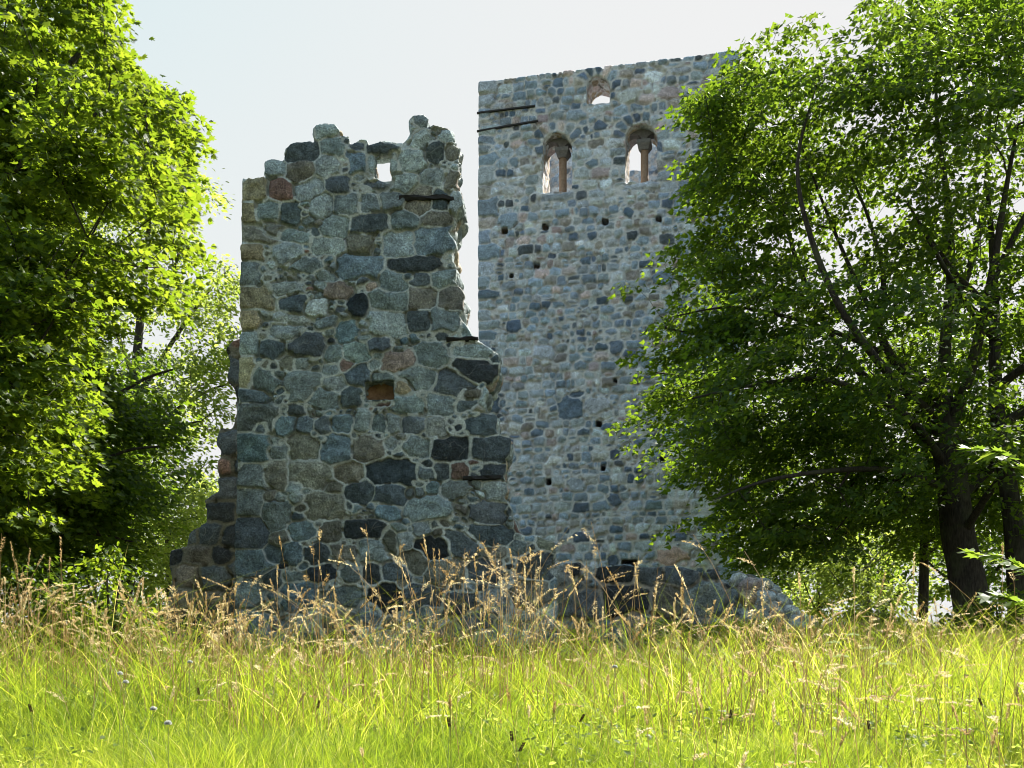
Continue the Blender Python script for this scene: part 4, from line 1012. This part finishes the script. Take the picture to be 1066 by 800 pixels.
# ---- tall seeding stalks
def stalks(n, y0, y1, hr, headlen, seed, xr=None, rmin=.25, wide=1.):
    X, Y = scatter(n, y0, y1, .8, .56)
    cl = clump(X, Y, .55, seed)
    k = (cl > rng.uniform(-.5, .25, n)) & ~blocked(X, Y); X, Y, cl = X[k], Y[k], cl[k]
    n = len(X); Z = gheight(X, Y)
    h = rng.uniform(*hr, n) * (1 + .38 * cl)
    la = rng.random(n) * 2 * math.pi; le = np.abs(rng.normal(.10, .14, n)) + (rng.random(n) < .22) * rng.uniform(.1, .5, n); rnd = np.clip(rng.beta(2, 2, n) * .8 + rmin * .5, 0, 1)
    segs = 6
    def cpos(t): return np.stack([X + np.cos(la) * le * h * t ** 2.2 * 1.3, Y + np.sin(la) * le * h * t ** 2.2 * 1.3, Z + h * (t - .25 * le * t ** 3)], -1)
    V, Lp, St, Rn = [], [], [], []
    tri = np.array([(1, 0), (-.5, .87), (-.5, -.87)])
    w = (.0016 + .00022 * Y) * wide
    for q in range(segs + 1):
        c = cpos(q / segs); ww = w * (1 - .45 * q / segs)
        for tx_, ty_ in tri: V.append(c + np.stack([tx_ * ww, ty_ * ww, 0 * ww], -1))
    nv = 3 * (segs + 1); VV = np.stack(V, 1).reshape(-1, 3)
    b = np.arange(n)[:, None] * nv; L = []
    for q in range(segs):
        for j in range(3): L.append(b + np.array([[3 * q + j, 3 * q + (j + 1) % 3, 3 * q + 3 + (j + 1) % 3, 3 * q + 3 + j]]))
    loops = np.concatenate(L, 1).ravel(); starts = np.arange(len(loops) // 4) * 4
    Rv = np.repeat(np.clip(rnd - .1, 0, 1), nv)
    # seed head: small pointed husks around the top of the stalk
    per = 54
    hl = rng.uniform(*headlen, n)
    tq = rng.random((n, per)); loose = (rng.random(n) < .55)
    C = np.zeros((n, per, 3))
    t_ = 1 - (hl / h)[:, None] * tq
    for ax_ in range(1):
        C[:, :, 0] = X[:, None] + (np.cos(la) * le * h)[:, None] * t_ ** 2.2 * 1.3; C[:, :, 1] = Y[:, None] + (np.sin(la) * le * h)[:, None] * t_ ** 2.2 * 1.3; C[:, :, 2] = Z[:, None] + h[:, None] * (t_ - .25 * le[:, None] * t_ ** 3)
    aa = rng.random((n, per)) * 2 * math.pi
    rr_ = np.where(loose[:, None], .021, .006) * np.sin(np.pi * np.clip(tq * .9 + .08, 0, 1)) * rng.uniform(.3, 1, (n, per))
    # loose panicles nod to one side
    C[:, :, 0] += np.cos(aa) * rr_ + (loose * np.cos(la) * .07)[:, None] * (1 - tq); C[:, :, 1] += np.sin(aa) * rr_ + (loose * np.sin(la) * .07)[:, None] * (1 - tq); C[:, :, 2] -= np.where(loose[:, None], rr_ * .4 + .05 * (1 - tq) ** 2, 0)
    D = np.stack([np.cos(aa) * .5, np.sin(aa) * .5, np.where(loose[:, None], .35 + 0 * aa, 1.0 + 0 * aa)], -1); D /= np.linalg.norm(D, axis=-1)[..., None]
    Sd = np.stack([-np.sin(aa), np.cos(aa), 0 * aa], -1)
    ln_ = (.010 + .0009 * Y)[:, None, None] * rng.uniform(.7, 1.3, (n, per, 1)); wd = ln_ * .24
    Q = np.stack([C, C + D * ln_ * .45 + Sd * wd, C + D * ln_, C + D * ln_ * .45 - Sd * wd], 2).reshape(-1, 3)
    l2 = np.arange(len(Q)) + len(VV); s2 = np.arange(len(Q) // 4) * 4 + len(loops)
    R2 = np.repeat(np.clip(rnd + .15 + rng.normal(0, .08, n), 0, 1), per * 4)
    return np.concatenate([VV, Q]), np.concatenate([loops, l2]), np.concatenate([starts, s2]), np.concatenate([Rv, R2])
SV, SL, SS_, SR = [], [], [], []; vo = lo = 0
for a in ((230, 3.2, 6.2, (.36, .56), (.05, .10), 3), (2300, 6.2, 12.5, (.36, .98), (.07, .15), 3), (640, 7.0, 11.5, (.8, 1.40), (.12, .24), 8), (1300, 12, 19.5, (.35, .85), (.09, .18), 5)):
    v, l, s, r = stalks(*a[:6])
    SV.append(v); SL.append(l + vo); SS_.append(s + lo); SR.append(r); vo += len(v); lo += len(l)
o = make_mesh('tall_grass', np.concatenate(SV), np.concatenate(SL), np.concatenate(SS_), M_STRAW, attrs={'rnd': np.concatenate(SR)})
tag(o, 'straw coloured seeding grass stalks standing before the walls', 'tall grass', kind='stuff')

# ---- single flowers and dark seed heads standing out of the meadow
M_FLOWER = leaf_mat('lilac_petals', (.62, .56, .62), (.78, .72, .76), (.8, .74, .8), .5)
M_UMBEL = leaf_mat('cream_florets', (.55, .55, .32), (.72, .70, .48), (.75, .75, .45), .5)
M_DARKHEAD = plain_mat('brown_seed', (.05, .022, .014), (.11, .05, .03), 60, .8, .3)
M_STEM = plain_mat('green_stem', (.16, .22, .05), (.26, .30, .09), 30, .6, .1)
def stem_to(P, base, parent, r=.0011):
    mid = (P + base) / 2 + np.array([rng.normal(0, .012), rng.normal(0, .012), 0])
    pos, par, kids, rd = grow([([base, mid, P], r * 1.3, r, -1)], np.zeros((0, 3)))
    tubes('stem', pos, par, kids, rd, M_STEM, parent)
def diamonds(C, D, ln, wd):
    ref = np.cross(D, np.array([0, 1., .3])); ref /= np.linalg.norm(ref, axis=1)[:, None] + 1e-9
    up = np.cross(ref, D)
    V = np.stack([C, C + D * ln * .5 + ref * wd, C + D * ln, C + D * ln * .5 - ref * wd, C + D * ln * .5 + up * wd, C + D * ln * .5 - up * wd], 1).reshape(-1, 3)
    b = np.arange(len(C))[:, None] * 6
    return V, np.concatenate([b + np.array([[0, 1, 2, 3]]), b + np.array([[0, 4, 2, 5]])], 0)
def flower(kind, px, py, Y):
    P = at(px, py, Y); base = P.copy(); base[0] += rng.normal(0, .05); base[1] += rng.normal(0, .04); base[2] = float(gheight(base[0], base[1])) - .01
    if kind == 'scabious':
        t = thing('wildflower', 'pale lilac button flower on a thin stem in the grass at left', 'flower', tuple(base), 'lilac flowers in the meadow')
        d = rng.normal(0, 1, (70, 3)); d[:, 2] = np.abs(d[:, 2]) * .7; d[:, 1] -= .2; d /= np.linalg.norm(d, axis=1)[:, None]
        V, Q = diamonds(P + d * .004, d, .012, .004); adopt(quads_mesh('flower_head', V, Q, M_FLOWER, smooth=False), t)
    elif kind == 'umbel':
        t = thing('umbel_flower', 'cream flat topped umbel flower in front of the rubble heap and maple', 'flower', tuple(base), 'cream umbels in the meadow')
        C = []
        for k in range(11):
            a = k * 2.4; r = .055 * math.sqrt(k / 11.)
            c0 = P + np.array([r * math.cos(a), r * math.sin(a), -.25 * r])
            q = rng.normal(0, .006, (22, 3)); q[:, 2] *= .4; C.append(c0 + q)
        C = np.concatenate(C); d = np.tile(np.array([[0, 0, 1.]]), (len(C), 1)) + rng.normal(0, .5, (len(C), 3)); d /= np.linalg.norm(d, axis=1)[:, None]
        V, Q = diamonds(C, d, .007, .003); adopt(quads_mesh('flower_head', V, Q, M_UMBEL, smooth=False), t)
        P = P - np.array([0, 0, .02])
    else:
        t = thing('seed_head', 'dark brown plantain head on a bare stem in the short grass', 'plant', tuple(base), 'dark plantain heads in the meadow')
        ax = np.array([rng.normal(0, .35), rng.normal(0, .2), 1]); ax /= np.linalg.norm(ax)
        tt = rng.random(130); a = rng.random(130) * 6.28
        d = np.stack([np.cos(a), np.sin(a), .5 + 0 * a], 1); d /= np.linalg.norm(d, axis=1)[:, None]
        V, Q = diamonds(P + ax * (tt * .032)[:, None] + d * .0015, d, .005, .0016); adopt(quads_mesh('head', V, Q, M_DARKHEAD, smooth=False), t)
    stem_to(P, base, t)
for p in ((125, 702, 5.2), (131, 711, 5.0), (160, 739, 4.2), (175, 754, 3.9), (198, 690, 5.6), (640, 695, 5.4)): flower('scabious', *p)
for p in ((868, 668, 8.5), (888, 660, 8.8), (905, 674, 8.2), (876, 682, 7.6), (925, 690, 7.4)): flower('umbel', *p)
for p in ((33, 742, 4.0), (331, 738, 4.3), (468, 757, 3.7), (533, 772, 3.4), (541, 783, 3.3), (604, 752, 3.9), (1022, 735, 4.2), (760, 748, 4.0), (207, 724, 4.6), (905, 760, 3.7)): flower('plantain', *p)

# ------------------------------------------------------------------ world, sun, camera
SUN_EL, SUN_AZ = 45.0, 39.0     # azimuth to the right of the view direction
w = bpy.data.worlds.new('World'); S.world = w; w.use_nodes = True
nt = w.node_tree; nt.nodes.clear(); g = NT(nt)
sky = g.n('ShaderNodeTexSky', sky_type='NISHITA'); sky.sun_disc = False
sky.sun_elevation = R(SUN_EL); sky.sun_rotation = R(SUN_AZ); sky.air_density = 1.0; sky.dust_density = .7; sky.ozone_density = 1.0
# soft brightness cap put into the sky colour, c / (1 + (c/cap)^4)^(1/4) per channel
EXPO = 1.6; STR = .15
cap = .88 / (2 ** EXPO) / STR
sep = g.n('ShaderNodeSeparateColor', {0: sky.outputs[0]})
chs = []
for i, k in enumerate((1.0, 1.0, 1.0)):
    q = g.n('ShaderNodeMath', {0: sep.outputs[i], 1: cap * k}, operation='DIVIDE').outputs[0]
    q = g.n('ShaderNodeMath', {0: q, 1: 5.0}, operation='POWER').outputs[0]
    q = g.n('ShaderNodeMath', {0: q, 1: 1.}, operation='ADD').outputs[0]
    q = g.n('ShaderNodeMath', {0: q, 1: 1 / 5.0}, operation='POWER').outputs[0]
    chs.append(g.n('ShaderNodeMath', {0: sep.outputs[i], 1: q}, operation='DIVIDE').outputs[0])
hz = g.n('ShaderNodeCombineColor', {0: chs[0], 1: chs[1], 2: chs[2]}).outputs[0]
bg = g.n('ShaderNodeBackground', {'Color': hz, 'Strength': STR})
g.n('ShaderNodeOutputWorld', {'Surface': bg.outputs[0]})
sd = bpy.data.lights.new('sun', 'SUN'); sd.energy = 5.0; sd.angle = R(.53); sd.color = (1, .95, .86)
so = bpy.data.objects.new('sun', sd); COL.objects.link(so)
dv = Vector((math.sin(R(SUN_AZ)) * math.cos(R(SUN_EL)), math.cos(R(SUN_AZ)) * math.cos(R(SUN_EL)), math.sin(R(SUN_EL))))
so.rotation_euler = dv.to_track_quat('Z', 'Y').to_euler(); so.location = dv * 60

cd = bpy.data.cameras.new('camera'); co_ = bpy.data.objects.new('camera', cd); COL.objects.link(co_)
cd.sensor_width = 36; cd.lens = 36 * F / 1066; cd.shift_y = (HY - 400) / 1066; cd.clip_end = 3000; cd.clip_start = .05
co_.location = (0, 0, CZ); co_.rotation_euler = (R(90), 0, 0)
S.camera = co_
S.view_settings.view_transform = 'Standard'; S.view_settings.look = 'None'; S.view_settings.exposure = EXPO; S.view_settings.gamma = 1
c = S.cycles
c.max_bounces = 6; c.diffuse_bounces = 3; c.glossy_bounces = 2; c.transmission_bounces = 4; c.transparent_max_bounces = 4
c.filter_width = 1.0; c.use_denoising = True; c.sample_clamp_indirect = 6
c.use_adaptive_sampling = True; c.adaptive_threshold = .015
